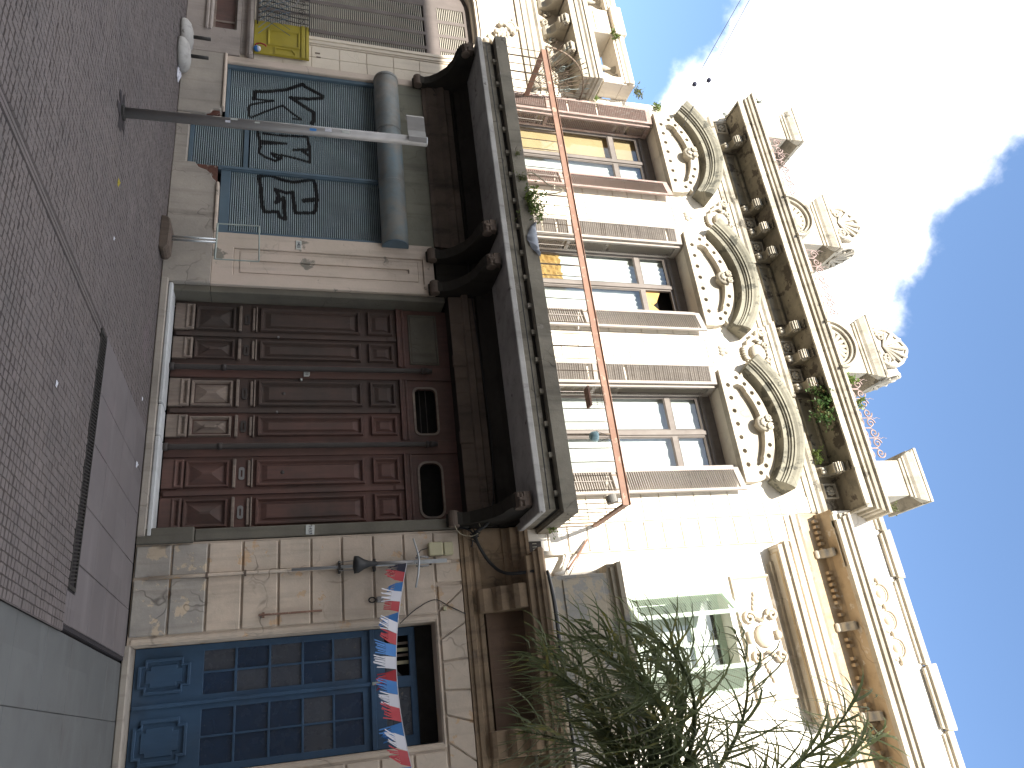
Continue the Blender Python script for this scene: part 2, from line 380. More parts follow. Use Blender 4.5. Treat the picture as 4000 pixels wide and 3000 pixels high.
ORG = {}
def thing(name, label, cat, loc=(0, 0, 0), group=None):
    o = bpy.data.objects.new(name, None); COL.objects.link(o); o.location = loc; o.empty_display_size = .2
    o['label'] = label; o['category'] = cat
    if group: o['group'] = group
    ORG[o.name] = Vector(loc); return o
def put(name, me, parent=None, loc=(0, 0, 0), local=False, rot=None, bevel=0, label=None, kind=None):
    o = bpy.data.objects.new(name, me); COL.objects.link(o); loc = Vector(loc)
    if parent is not None:
        o.parent = parent
        o.location = loc if local else loc - ORG[parent.name]
    else: o.location = loc
    ORG[o.name] = loc
    if rot: o.rotation_euler = rot
    if bevel:
        b = o.modifiers.new('bevel', 'BEVEL'); b.width = bevel; b.segments = 1; b.limit_method = 'ANGLE'; b.angle_limit = R(40)
    if label: o['label'] = label
    if kind: o['kind'] = kind
    return o
def solo(name, mb, mat, label, cat, group=None, smooth=False, bevel=0):
    o = put(name, mb.mesh(name, mat, smooth), bevel=bevel); o['label'] = label; o['category'] = cat
    if group: o['group'] = group
    return o
def part(name, mb, mat, parent, smooth=False, bevel=0, **k):
    return put(name, mb.mesh(name, mat, smooth), parent, bevel=bevel, **k)
def struct(name, mb, mat):
    o = put(name, mb.mesh(name, mat)); o['kind'] = 'structure'; return o
def text(name, body, size, mat, parent, loc, ext=.001, center=True):
    cu = bpy.data.curves.new('txt', 'FONT'); cu.body = body; cu.size = size; cu.extrude = ext
    cu.align_x = 'CENTER' if center else 'LEFT'; cu.align_y = 'CENTER'
    t = bpy.data.objects.new('txt', cu); me = bpy.data.meshes.new_from_object(t); bpy.data.objects.remove(t)
    me.materials.clear(); me.materials.append(MT[mat]); me.name = name
    return put(name, me, parent, loc, rot=(R(90), 0, 0))
def rect(x0, x1, z0, z1): return [(x0, z0), (x1, z0), (x1, z1), (x0, z1)]
def circ(x, z, r, n=10, a0=0): return [(x + r * math.cos(a0 + 2 * math.pi * i / n), z + r * math.sin(a0 + 2 * math.pi * i / n)) for i in range(n)]
def rrect(x0, x1, z0, z1, r, n=4):
    p = []
    for qx, qz, a in ((x1 - r, z0 + r, -90), (x1 - r, z1 - r, 0), (x0 + r, z1 - r, 90), (x0 + r, z0 + r, 180)):
        p += [(qx + r * math.cos(R(a + 90 * i / n)), qz + r * math.sin(R(a + 90 * i / n))) for i in range(n + 1)]
    return p
def spiral(c, r0, r1, a0, turns, n=22, y=0):
    return [(c[0] + (r0 + (r1 - r0) * i / n) * math.cos(a0 + 2 * math.pi * turns * i / n), y,
             c[1] + (r0 + (r1 - r0) * i / n) * math.sin(a0 + 2 * math.pi * turns * i / n)) for i in range(n + 1)]

# ================================================================== the ground
g = struct('ground', MB().add([(-900, -900, -.09), (900, -900, -.09), (900, 900, -.09), (-900, 900, -.09)], [(0, 1, 2, 3)]), 'ground')
bed = struct('pavement', MB().box(-30, -1.02, -7.2, .25, -.08, -.014), 'bed')
PIT = .066
def sett_verts(x, y, gap, seedz):
    h = PIT / 2 - gap; c = .004; z = -.001 + seedz; b = -.0145
    tx, ty = random.uniform(-.0015, .0015), random.uniform(-.0015, .0015)
    top = [(x - h + c, y - h + c, z - tx - ty), (x + h - c, y - h + c, z + tx - ty), (x + h - c, y + h - c, z + tx + ty), (x - h + c, y + h - c, z - tx + ty)]
    return top + [(x - h, y - h, b), (x + h, y - h, b), (x + h, y + h, b), (x - h, y + h, b)]
SF = [(0, 1, 2, 3), (4, 5, 1, 0), (5, 6, 2, 1), (6, 7, 3, 2), (7, 4, 0, 3)]
cells = []
nx0, nx1, ny0, ny1 = int(-13.2 / PIT), int(-1.05 / PIT), int(-6.6 / PIT), 0
for i in range(nx0, nx1):
    for j in range(ny0, ny1):
        x, y = (i + .5) * PIT, (j + .5) * PIT
        if x > -3.70 and y > -2.66: continue                    # grate and slabs
        if abs(x + 3.63) < .034 or abs(x + 6.45) < .034: continue   # movement joints
        p = project((x, y, 0))
        if p is None or p[0] < -250 or p[1] < -350 or p[1] > 3300: continue
        cells.append(((x - CAM.x) ** 2 + (y - CAM.y) ** 2, x, y, 0 < p[0] < 4000 and 0 < p[1] < 3000))
cells.sort()
near, rest = [], []
for c in cells: (near if c[3] and len(near) < 300 else rest).append(c)
sm = [MB().add(sett_verts(0, 0, .0024, 0), SF).mesh('paving_sett', 'sett') for _ in range(6)]
for d, x, y, v in near:
    o = put('paving_sett', random.choice(sm), bed, (x, y, random.uniform(-.003, .002)))
mb = MB()
for d, x, y, v in rest:
    mb.add(sett_verts(x, y, (.0023 if x < -3.4 else .0017) if d < 42 else .0012, random.uniform(-.003, .002)), SF)
part('paving_setts', mb, 'sett', bed, kind='stuff')
for q, ye in ((-3.63, -2.66), (-6.45, -.05)):
    part('joint_filler', MB().box(q - .036, q - .007, -6.6, ye, -.0135, -.003), 'sett', bed); part('joint_filler', MB().box(q + .007, q + .036, -6.6, ye, -.0135, -.003), 'sett', bed)
ys = [-2.40, -1.85, -1.25, -.7, -.06]; xs = [-3.70, -3.12, -2.62, -2.05, -1.55, -1.05]
for i in range(5):
    for j in range(4):
        m = MB().box(xs[i] + .004, xs[i + 1] - .004, ys[j] + .003, ys[j + 1] - .003, -.0138, random.uniform(-.002, .001))
        part('paving_slab', m, 'slab', bed, bevel=.003)
for k in range(3):
    part('paving_slab', MB().box(-1.3 + .004, -1.05, -2.66 + k * .09, -2.575 + k * .09, -.0138, -.001), 'slab', bed)
rp = struct('ramp', MB().box(-1.0, 14, -7.2, .25, -.085, -.05), 'bed')
for i, (xa, xb) in enumerate(((-1.0, -.42), (-.42, .28), (.28, 1.1), (1.1, 2.0))):
    for j in range(9):
        ya = -6.6 + j * .74
        part('paving_slab', MB().box(xa + .002, xb - .002, ya + .002, ya + .738, -.0495, -.034 + random.uniform(-.002, .002)), 'ramp', rp, bevel=.004)
# long drain grate
dg = thing('drain_grate', 'long narrow dark metal drain grate set into the pavement', 'drain', (-2.5, -2.53, 0))
part('grate_frame', MB().box(-3.66, -1.32, -2.645, -2.62, -.05, .002).box(-3.66, -1.32, -2.43, -2.405, -.05, .002).box(-3.66, -3.63, -2.62, -2.43, -.05, .002).box(-1.35, -1.32, -2.62, -2.43, -.05, .002), 'iron', dg)
part('gutter', MB().box(-3.63, -1.35, -2.62, -2.43, -.085, -.07), 'dark', dg)
gb = MB().box(-.006, .006, -.095, .095, -.05, 0).mesh('grate_bar', 'iron')
for k in range(74): put('grate_bar', gb, dg, (-3.61 + k * .0305, -2.525, 0), rot=(0, 0, .18))

# ================================================================== town house (middle)
H = thing('town_house', 'two storey town house with long balcony, brown doors and three arched pediment windows', 'building', (-6.25, 0, 0))
XL, XR = -10.2, -2.3
part('building_body', MB().box(XL, XR, .62, 9, 0, 10.2), 'opp', H)
# --- shop bay
part('pilaster', MB().box(XL, -10.06, -.015, .4, .62, 3.78), 'pier', H, bevel=.012)
part('plinth', MB().plate([(XL, 0), (-8.9, 0), (-8.9, .40), (-8.93, .47), (-8.99, .5), (-9.0, .60), (-9.02, .62), (XL, .62)], [], -.045, .4), 'plinth', H, bevel=.012)
part('plinth', MB().plate([(-7.93, 0), (-5.85, 0), (-5.85, .615), (-7.60, .615), (-7.66, .56), (-7.74, .53), (-7.80, .47), (-7.84, .36), (-7.93, .31)], [], -.045, .4), 'plinth', H, bevel=.012)
part('plinth_cap', MB().box(XL + .003, -9.04, -.07, .06, .622, .665), 'pier', H, bevel=.012)
part('plinth_cap', MB().box(-7.58, -6.72, -.07, .06, .617, .66), 'pier', H, bevel=.012)
part('broken_brick', MB().plate([(-7.925, .28), (-7.80, .38), (-7.70, .50), (-7.58, .615), (-7.925, .615)], [], .0, .1), 'rubble', H)
part('broken_brick', MB().plate([(-9.05, .35), (-8.905, .35), (-8.905, .6), (-9.02, .6)], [], -.01, .1), 'rubble', H)
part('threshold', MB().box(-8.9, -7.93, -.02, .4, 0, .185), 'plinth', H, bevel=.01)
part('shop_back', MB().box(-10.1, -6.7, .2, .6, 0, 3.8), 'dark', H)
RS = part('roller_shutter', MB().box(-10.055, -9.985, .03, .16, .665, 3.05).box(-6.79, -6.725, .03, .16, .66, 3.05).box(-7.99, -7.91, .05, .17, .62, 3.02)
          .box(-8.86, -8.80, .05, .17, .19, 3.02).box(-9.985, -8.86, .06, .15, .667, .72).box(-7.91, -6.79, .06, .15, .662, .80).box(-8.80, -7.99, .07, .15, .187, .25), 'rollerdk', H, bevel=.006,
          label='blue grey roller shutter with black spray painted letters')
SP = .0305
prof = [(.009, .108), (.010, .094), (.016, .085), (.023, .087), (.030, .108)]
def slatmesh(L):
    m = MB(); o = 0
    m.v = [(x, y, z) for z, y in prof for x in (0, L)]
    m.f = [(2 * i, 2 * i + 1, 2 * i + 3, 2 * i + 2) for i in range(len(prof) - 1)]
    return m.mesh('roller_slat', 'roller')
sl, sr, sd = slatmesh(1.125), slatmesh(1.12), slatmesh(.81)
nr = int((3.02 - .72) / SP)
zs0 = []
for k in range(nr):
    put('roller_slat', sl, RS, (-9.985, 0, .72 + k * SP)); zs0.append((.72 + k * SP, -9.985, -8.86))
for k in range(int((3.02 - .80) / SP)):
    put('roller_slat', sr, RS, (-7.91, 0, .80 + k * SP)); zs0.append((.80 + k * SP, -7.91, -6.79))
zd = .25; k = 0
while zd < 3.0:
    if .97 < zd < 1.03: zd += SP; continue
    put('roller_slat', sd, RS, (-8.80, 0, zd)); zs0.append((zd, -8.80, -7.99)); zd += SP
part('lock_rail', MB().box(-8.80, -7.99, .062, .11, .968, 1.032), 'rollerdk', RS)
part('lock_rail', MB().box(-7.97, -7.93, .035, .05, .68, 2.99), 'rollerdk', RS)
# spray paint lies on the slats themselves
GR = [([(-9.424, 1.08), (-9.586, 1.096), (-9.62, 1.287), (-9.711, 1.573), (-9.881, 1.835), (-9.835, 1.865), (-9.678, 2.146), (-9.625, 2.139), (-9.568, 1.924), (-9.548, 1.691), (-9.551, 1.647), (-9.386, 1.866), (-9.289, 2.004), (-9.13, 2.004), (-9.047, 1.982)], 0.040),
([(-9.424, 1.08), (-9.428, 1.22), (-9.435, 1.383), (-9.364, 1.194), (-9.299, 1.042), (-9.223, 1.002), (-9.052, 1.021), (-9.027, 1.05), (-9.189, 1.268), (-9.359, 1.52), (-9.199, 1.693), (-9.109, 1.809), (-9.1, 1.694)], 0.022),
([(-8.767, 1.16), (-8.655, 1.17), (-8.565, 1.193), (-8.454, 1.202), (-8.332, 1.185), (-8.261, 1.275), (-8.199, 1.426), (-8.255, 1.507), (-8.312, 1.52), (-8.347, 1.368), (-8.281, 1.424), (-8.27, 1.479)], 0.026),
([(-8.565, 1.193), (-8.574, 1.586), (-8.523, 1.228)], 0.03),
([(-8.731, 1.237), (-8.72, 1.417), (-8.734, 1.64), (-8.753, 1.902), (-8.558, 1.938), (-8.239, 1.944), (-8.288, 1.756), (-8.331, 1.52)], 0.026),
([(-8.458, 1.699), (-8.501, 1.938), (-8.449, 1.839), (-8.369, 1.938)], 0.03),
([(-7.871, 1.19), (-7.908, 1.35), (-7.842, 1.54), (-7.817, 1.703), (-7.905, 1.993), (-7.792, 2.027), (-7.579, 2.047), (-7.331, 2.032), (-7.267, 1.997), (-7.24, 1.734), (-7.454, 1.706), (-7.628, 1.691), (-7.6, 1.597), (-7.652, 1.435), (-7.535, 1.49), (-7.401, 1.452), (-7.508, 1.558), (-7.284, 1.574), (-7.106, 1.589), (-7.141, 1.509), (-7.24, 1.482), (-7.213, 1.298), (-7.32, 1.256), (-7.663, 1.228), (-7.854, 1.197)], 0.034),
([(-7.488, 1.862), (-7.525, 2.04)], 0.05)]
segs = [(p[i], p[i + 1], w * .85) for p, w in GR for i in range(len(p) - 1)]
gm = MB()
for z0, xa, xb in zs0:
    for i in range(len(prof) - 1):
        za, zb = z0 + prof[i][0], z0 + prof[i + 1][0]; zm = (za + zb) / 2
        run = None; n = int((xb - xa) / .012)
        loc = [s for s in segs if min(s[0][1], s[1][1]) - s[2] < zm < max(s[0][1], s[1][1]) + s[2]]
        if not loc: continue
        for q in range(n + 1):
            x = xa + (q + .5) * .012; hit = False
            if q < n:
                for (ax, az), (bx_, bz), w in loc:
                    dx, dz = bx_ - ax, bz - az; L2 = dx * dx + dz * dz
                    t = max(0, min(1, ((x - ax) * dx + (zm - az) * dz) / L2)) if L2 else 0
                    if (x - ax - t * dx) ** 2 + (zm - az - t * dz) ** 2 < w * w: hit = True; break
            if hit and run is None: run = x - .006
            if not hit and run is not None:
                e = x - .006
                gm.add([(run, prof[i][1] - .0012, za), (e, prof[i][1] - .0012, za), (e, prof[i + 1][1] - .0012, zb), (run, prof[i + 1][1] - .0012, zb)], [(0, 1, 2, 3)]); run = None
part('spray_paint', gm, 'spray', RS, kind='stuff')
# --- shutter drum
dr = MB().cyl((-10.09, -.03, 3.19), (-6.66, -.03, 3.19), .205, n=28)
DM = part('shutter_drum', dr, 'drum', H, smooth=False, bevel=.0)
for p in DM.data.polygons: p.use_smooth = len(p.vertices) == 4
for x in (-10.04, -8.9, -7.82): part('drum_band', MB().cyl((x - .012, -.03, 3.19), (x + .012, -.03, 3.19), .2085, n=28), 'drum', DM)
part('end_disc', MB().cyl((-6.66, -.03, 3.19), (-6.645, -.03, 3.19), .2, n=28), 'rollerdk', DM)
part('sign_band', MB().box(-10.06, -6.72, .0, .35, 3.05, 3.80), 'signband', H)
# --- pier with nested panels
part('pier', MB().plate(rect(-6.72, -5.85, .618, 3.76), [rect(-6.47, -6.02, .90, 3.60)], -.02, .4), 'pier', H, bevel=.006)
part('pier_panel', MB().plate(rect(-6.466, -6.024, .904, 3.596), [rect(-6.42, -6.07, .98, 3.52)], .005, .3).plate(rect(-6.416, -6.074, .984, 3.516), [rect(-6.285, -6.215, 1.12, 3.38)], -.002, .25)
     .box(-6.282, -6.218, .02, .2, 1.124, 3.376), 'pier', H, bevel=.004)
pl = part('number_plate', MB().box(-6.655, -6.50, -.03, -.0205, 1.74, 1.82), 'plate', H, bevel=.003)
text('digits', '1431', .062, 'ink', pl, (-6.578, -.0325, 1.78))
text('painted_mark', 'c7', .05, 'soot2', H, (-5.95, -.0225, 3.60))
# --- door bay
part('door_reveal', MB().box(-5.85, -5.752, .03, .45, .615, 3.9).box(-5.848, -5.75, .03, .45, .13, .615), 'jamb', H, bevel=.01)
part('right_jamb', MB().box(-2.44, -2.30, -.01, .45, .62, 3.95), 'jamb', H, bevel=.012)
part('right_jamb', MB().box(-2.46, -2.28, -.05, .45, 0, .617), 'jamb', H, bevel=.012)
pl = part('number_plate', MB().plate([(-2.43, 1.885), (-2.31, 1.885), (-2.305, 1.985), (-2.42, 1.99), (-2.428, 1.97), (-2.415, 1.955), (-2.43, 1.93)], [], -.02, -.0105), 'plate', H)
text('digits', '1437', .058, 'ink', pl, (-2.366, -.0225, 1.937))
part('door_step', MB().box(-5.90, -2.36, -.06, .45, 0, .10), 'plinth', H, bevel=.015)
part('door_sill', MB().box(-5.83, -4.05, -.05, .24, .102, .16), 'sill', H, bevel=.015)
part('door_sill', MB().box(-4.04, -3.62, -.05, .24, .102, .158), 'sill', H, bevel=.015)
part('door_sill', MB().box(-3.61, -2.36, -.055, .24, .102, .163), 'sill', H, bevel=.015)
part('door_back', MB().box(-5.76, -2.43, .5, .6, .1, 4.0), 'dark', H)
leaves = [(-5.748, -5.225), (-5.222, -4.78), (-4.60, -4.085), (-4.082, -3.65), (-3.47, -2.965), (-2.962, -2.455)]
for i, (a, b) in enumerate(leaves):
    worn = i < 4; dw = 'doordark' if i < 3 else 'doorwood'
    D = part('door_leaf', MB().box(a, b, .31, .36, .165, 3.18), dw, H, bevel=.004)
    if i % 2 == 0: part('astragal', MB().sweep([(0, .2), (.02, .2), (.03, .24), (.03, 3.02), (.045, 3.06), (.045, 3.17), (0, 3.17)], b - .03, b + .03, .31, False, False).box(b - .028, b + .028, .278, .31, .2, 3.1), dw, D, bevel=.006)
    c, d = a + .06, b - .06
    part('kick_block', MB().box(c, d, .255, .31, .168, .34).frame(c, d, .30, .42, .27, .05, .03).box(c + .012, d - .012, .268, .31, .34, .37).box(c + .03, d - .03, .282, .31, .37, .41), 'doorworn' if worn else dw, D, bevel=.006)
    part('pyramid_panel', MB().frame(c + .01, d - .01, .43, .95, .31, .045, .04).fru(c + .07, d - .07, .49, .89, .31, .262, .11, .14), 'doorworn' if i in (2, 3) else dw, D)
    part('rail_bar', MB().box(c + .0, d - .0, .265, .31, .99, 1.03).box(c + .02, d - .02, .28, .31, 1.17, 1.205).box(c, d, .272, .31, 1.215, 1.235), 'doorworn', D, bevel=.008)
    part('mail_slot', MB().plate(rrect((a + b) / 2 - .085, (a + b) / 2 + .085, 1.065, 1.135, .03), [rect((a + b) / 2 - .045, (a + b) / 2 + .045, 1.09, 1.11)], .297, .31), 'galv' if i > 3 else 'pipe', D)
    part('tall_panel', MB().frame(c + .01, d - .01, 1.27, 2.66, .31, .055, .045).fru(c + .085, d - .085, 1.345, 2.585, .31, .286, .02, .07), dw, D)
    part('top_panel', MB().frame(c + .01, d - .01, 2.76, 3.13, .31, .055, .045).fru(c + .085, d - .085, 2.835, 3.055, .31, .286, .02, .05), dw, D)
    if i in (2, 4): part('door_knob', MB().cyl(((a + b) / 2, .31, 1.60), ((a + b) / 2, .285, 1.60), .032, .026), 'pipe', D, smooth=True)
    if i == 3 or i == 1: part('knob', MB().cyl((a + .02, .285, 1.52), (a + .02, .255, 1.52), .014, .014), 'galv', D)
pl = part('number_plate', MB().plate([(-4.665, 1.865), (-4.595, 1.865), (-4.595, 1.93), (-4.61, 1.945), (-4.665, 1.945)], [], .262, .27), 'plate', H)
text('digits', '33', .052, 'ink', pl, (-4.637, .259, 1.905))
part('door_bell', MB().cyl((-4.555, .31, 1.83), (-4.555, .265, 1.83), .019, .016), 'plate', H, smooth=True)
for x in (-4.69, -3.56):
    P_ = part('column', MB().tube([(x, .22, .16), (x, .22, .30), (x, .22, 2.9), (x, .22, 3.66)], [.043, .037, .035, .034], 12), 'pipe', H, smooth=True)
    part('collar', MB().cyl((x, .22, .16), (x, .22, .22), .052).cyl((x, .22, .80), (x, .22, .86), .046).cyl((x, .22, 3.50), (x, .22, 3.53), .048).cyl((x, .22, 3.55), (x, .22, 3.62), .044), 'pipe', P_, smooth=True)
    part('mullion', MB().box(x - .085, x + .115, .285, .36, .165, 3.95), 'doorwood', H, bevel=.005)
# transoms
for i, (a, b) in enumerate(((-5.745, -4.78), (-4.57, -3.65), (-3.44, -2.455))):
    hole = [rrect(a + .13, b - .1, 3.40, 3.70, .11 if i == 2 else .07)] if i else []
    T = part('transom', MB().plate(rect(a, b, 3.185, 3.96), hole, .31, .36).sweep([(0, 3.185), (.05, 3.19), (.05, 3.215), (.025, 3.23), (.025, 3.26), (.04, 3.27), (.04, 3.29), (0, 3.30)], a, b, .31, False, False), 'doorwood', H)
    if i:
        part('transom_frame', MB().plate(rrect(a + .10, b - .07, 3.37, 3.73, .13 if i == 2 else .09), hole, .295, .309), 'doorworn', T)
        if i == 1:
            for z in (3.47, 3.56): part('transom_bar', MB().cyl((a + .13, .335, z), (b - .1, .335, z), .006, n=6), 'pipe', T)
    else:
        part('transom_board', MB().frame(a + .07, b - .05, 3.36, 3.80, .31, .035, .02).box(a + .11, b - .09, .302, .31, 3.4, 3.76), 'jamb', T)
# --- entablature under the balcony (soot blackened)
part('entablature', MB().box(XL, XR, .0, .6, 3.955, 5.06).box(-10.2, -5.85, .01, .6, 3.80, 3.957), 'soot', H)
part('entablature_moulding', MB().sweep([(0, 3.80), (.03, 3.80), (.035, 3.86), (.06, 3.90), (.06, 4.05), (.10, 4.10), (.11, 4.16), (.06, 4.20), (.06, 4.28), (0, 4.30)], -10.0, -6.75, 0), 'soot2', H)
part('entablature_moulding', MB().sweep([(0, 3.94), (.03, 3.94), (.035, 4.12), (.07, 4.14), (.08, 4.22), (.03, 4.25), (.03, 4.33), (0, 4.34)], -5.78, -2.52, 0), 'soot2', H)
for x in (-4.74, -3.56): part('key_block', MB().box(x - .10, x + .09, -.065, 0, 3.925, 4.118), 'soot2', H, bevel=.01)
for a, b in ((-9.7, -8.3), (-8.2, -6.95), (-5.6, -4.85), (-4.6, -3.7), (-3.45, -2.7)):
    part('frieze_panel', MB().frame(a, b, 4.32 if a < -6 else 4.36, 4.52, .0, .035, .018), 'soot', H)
# consoles carrying the balcony
cons = [(0, 3.66), (-.06, 3.64), (-.13, 3.68), (-.16, 3.76), (-.14, 3.84), (-.17, 3.93), (-.26, 4.05), (-.40, 4.17), (-.58, 4.25), (-.74, 4.27), (-.86, 4.30), (-.93, 4.37), (-.92, 4.46), (-.85, 4.51), (-.85, 4.56), (0, 4.56)]
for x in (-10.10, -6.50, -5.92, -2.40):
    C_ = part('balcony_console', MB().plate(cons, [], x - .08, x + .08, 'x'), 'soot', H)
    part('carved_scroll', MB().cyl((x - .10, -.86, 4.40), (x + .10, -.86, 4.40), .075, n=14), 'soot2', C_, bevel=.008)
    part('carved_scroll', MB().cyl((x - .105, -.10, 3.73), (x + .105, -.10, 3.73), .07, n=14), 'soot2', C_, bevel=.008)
    lf = MB()
    for k in range(7):
        a = -.5 + k * .30
        lf.ell((x + (.05 if k % 2 else -.045), -.86 - .075 * math.cos(a), 4.40 + .075 * math.sin(a)), (.045, .03, .026), 6, 4)
    lf.ell((x, -.95, 4.42), (.03, .025, .07), 6, 4).box(x - .09, x + .09, -.965, -.86, 4.43, 4.52)
    part('carved_leaf', lf, 'soot2', C_)
# --- balcony
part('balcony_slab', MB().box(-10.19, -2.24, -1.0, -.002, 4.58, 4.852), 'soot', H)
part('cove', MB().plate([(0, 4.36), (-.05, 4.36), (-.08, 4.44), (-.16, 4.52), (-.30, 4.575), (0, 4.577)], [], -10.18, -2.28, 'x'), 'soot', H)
part('edge_strip', MB().sweep([(.05, 4.565), (1.05, 4.565), (1.06, 4.575), (1.055, 4.645), (1.04, 4.655), (.9, 4.655)], -9.19, -3.25, 0), 'edge', H, bevel=.006)
part('balcony_face', MB().sweep([(.99, 4.657), (1.01, 4.66), (1.012, 4.80), (.985, 4.803), (.985, 4.848), (.9, 4.848)], -9.19, -3.25, 0), 'concrete', H)
part('balcony_top', MB().sweep([(.9, 4.85), (1.07, 4.852), (1.075, 4.862), (1.10, 4.865), (1.105, 5.055), (1.095, 5.062), (0, 5.064)], -9.17, -3.27, 0), 'concrete', H)
lug = MB().box(-.032, .032, -1.055, -.985, 4.797, 4.855).mesh('drip_lug', 'concrete')
x = -9.75
while x < -2.4:
    put('drip_lug', lug, H, (x, 0, 0)); x += random.choice((.42, .46, .5))
# --- railing
RL = part('balcony_railing', MB().box(-10.16, -2.235, -1.085, -1.055, 5.672, 5.765).box(-10.16, -10.13, -1.055, .0, 5.672, 5.765).box(-2.265, -2.235, -1.055, .0, 5.672, 5.765)
          .box(-10.16, -2.235, -1.105, -1.045, 5.766, 5.778), 'rust', H, bevel=.004, label='rusty red flat top rail')
bar = MB().cyl((0, 0, 5.05), (0, 0, 5.675), .0065, n=6).mesh('railing_bar', 'ironwarm')
barT = MB().cyl((0, 0, 5.05), (0, 0, 5.675), .0125, n=6).mesh('railing_bar', 'ironwarm')
k = 0; x = -10.1
while x < -2.25:
    put('railing_bar', barT if k % 7 == 3 else bar, RL, (x, -1.07, 0)); x += .183 + random.uniform(-.012, .012); k += 1
for xx in (-10.145, -2.25):
    for q in range(6): put('railing_bar', bar, RL, (xx, -.9 + q * .17, 0))
# fan shaped spiked guard at the left end of the balcony
fg = MB(); X0 = -10.29; C0 = (-.02, 5.72)
def fp(a, r): return (X0, C0[0] - r * math.cos(a), C0[1] + r * math.sin(a))
fg.tube([fp(R(4 + 86 * i / 16), 1.02 + .06 * math.sin(R(90 * i / 16))) for i in range(17)], .014, 6)
fg.tube([fp(R(4 + 86 * i / 14), .64) for i in range(15)], .009, 6).tube([fp(R(4 + 86 * i / 12), .30) for i in range(13)], .009, 6)
F_ = part('fan_guard', fg, 'ironwarm', H)
for i in range(15):
    a = R(5 + i * 6.0)
    b = MB().tube([fp(a, .1), fp(a, 1.12), fp(a, 1.15), fp(a, 1.22)], [.006, .006, .014, .001], 5)
    if i % 2: b.tube([(X0, p[0], p[2]) for p in spiral((C0[0] - .47 * math.cos(a), C0[1] + .47 * math.sin(a)), .09, .02, a, 1.3, 16)], .006, 5)
    else: b.tube([(X0, p[0], p[2]) for p in spiral((C0[0] - .80 * math.cos(a), C0[1] + .80 * math.sin(a)), .07, .015, a + 2, 1.3, 16)], .006, 5)
    part('guard_bar', b, 'ironwarm' if i % 3 else 'palegreen', F_)

# --- upper storey
WX = (-9.17, -6.42, -3.73); HW = .70; ZT = 8.24
part('upper_wall', MB().plate(rect(-10.42, XR, 5.04, 9.96), [rect(c - HW, c + HW, 5.07, ZT) for c in WX], .012, .615), 'cream', H)
# stone facing: courses of thin blocks with open joints, the middle of each strip set as a framed panel
def block(x0, x1, z0, z1, t=.012):
    g = .006
    part('stone_block', MB().box(x0 + g, x1 - g, .012 - t - .001, .0115, z0 + g, z1 - g), 'cream', H, bevel=.003)
strips = [(-8.45, -7.14), (-5.70, -4.45)]
for a, b in strips:
    m = (a + b) / 2; w = .27
    z = 5.08
    while z < 8.45:
        z1 = min(z + .285, 8.46)
        block(a, m - w, z, z1); block(m + w, b, z, z1)
        if z < 8.2: block(m - w + .065, m + w - .065, z, min(z1, 8.2))
        z = z1
    for q in (m - w, m + w - .065): block(q, q + .065, 5.08, 8.2, .016)
    block(m - w + .065, m + w - .065, 8.2, 8.265, .016); block(m - w, m + w, 8.265, 8.46)
z = 5.08
while z < 9.3:
    z1 = min(z + .285, 9.32)
    block(-10.42, -9.89 if z < 8.46 else -10.0, z, z1); block(-3.01 if z < 8.46 else -2.55, XR, z, z1)
    z = z1
for a, b in ((-7.9, -7.0), (-5.3, -4.4)): block(a, b, 8.47, 8.74, .008)
# carved leaf at the head of each panel strip
for m in (-7.78, -5.06):
    lf = MB()
    for dx, dz, rx, rz in ((0, 0, .05, .09), (-.06, -.03, .04, .06), (.06, -.03, .04, .06), (-.03, .05, .03, .05), (.03, .05, .03, .05)):
        lf.ell((m + dx, .0, 8.5 + dz), (rx, .035, rz), 8, 5)
    part('carved_leaf', lf, 'stone2', H, smooth=True)

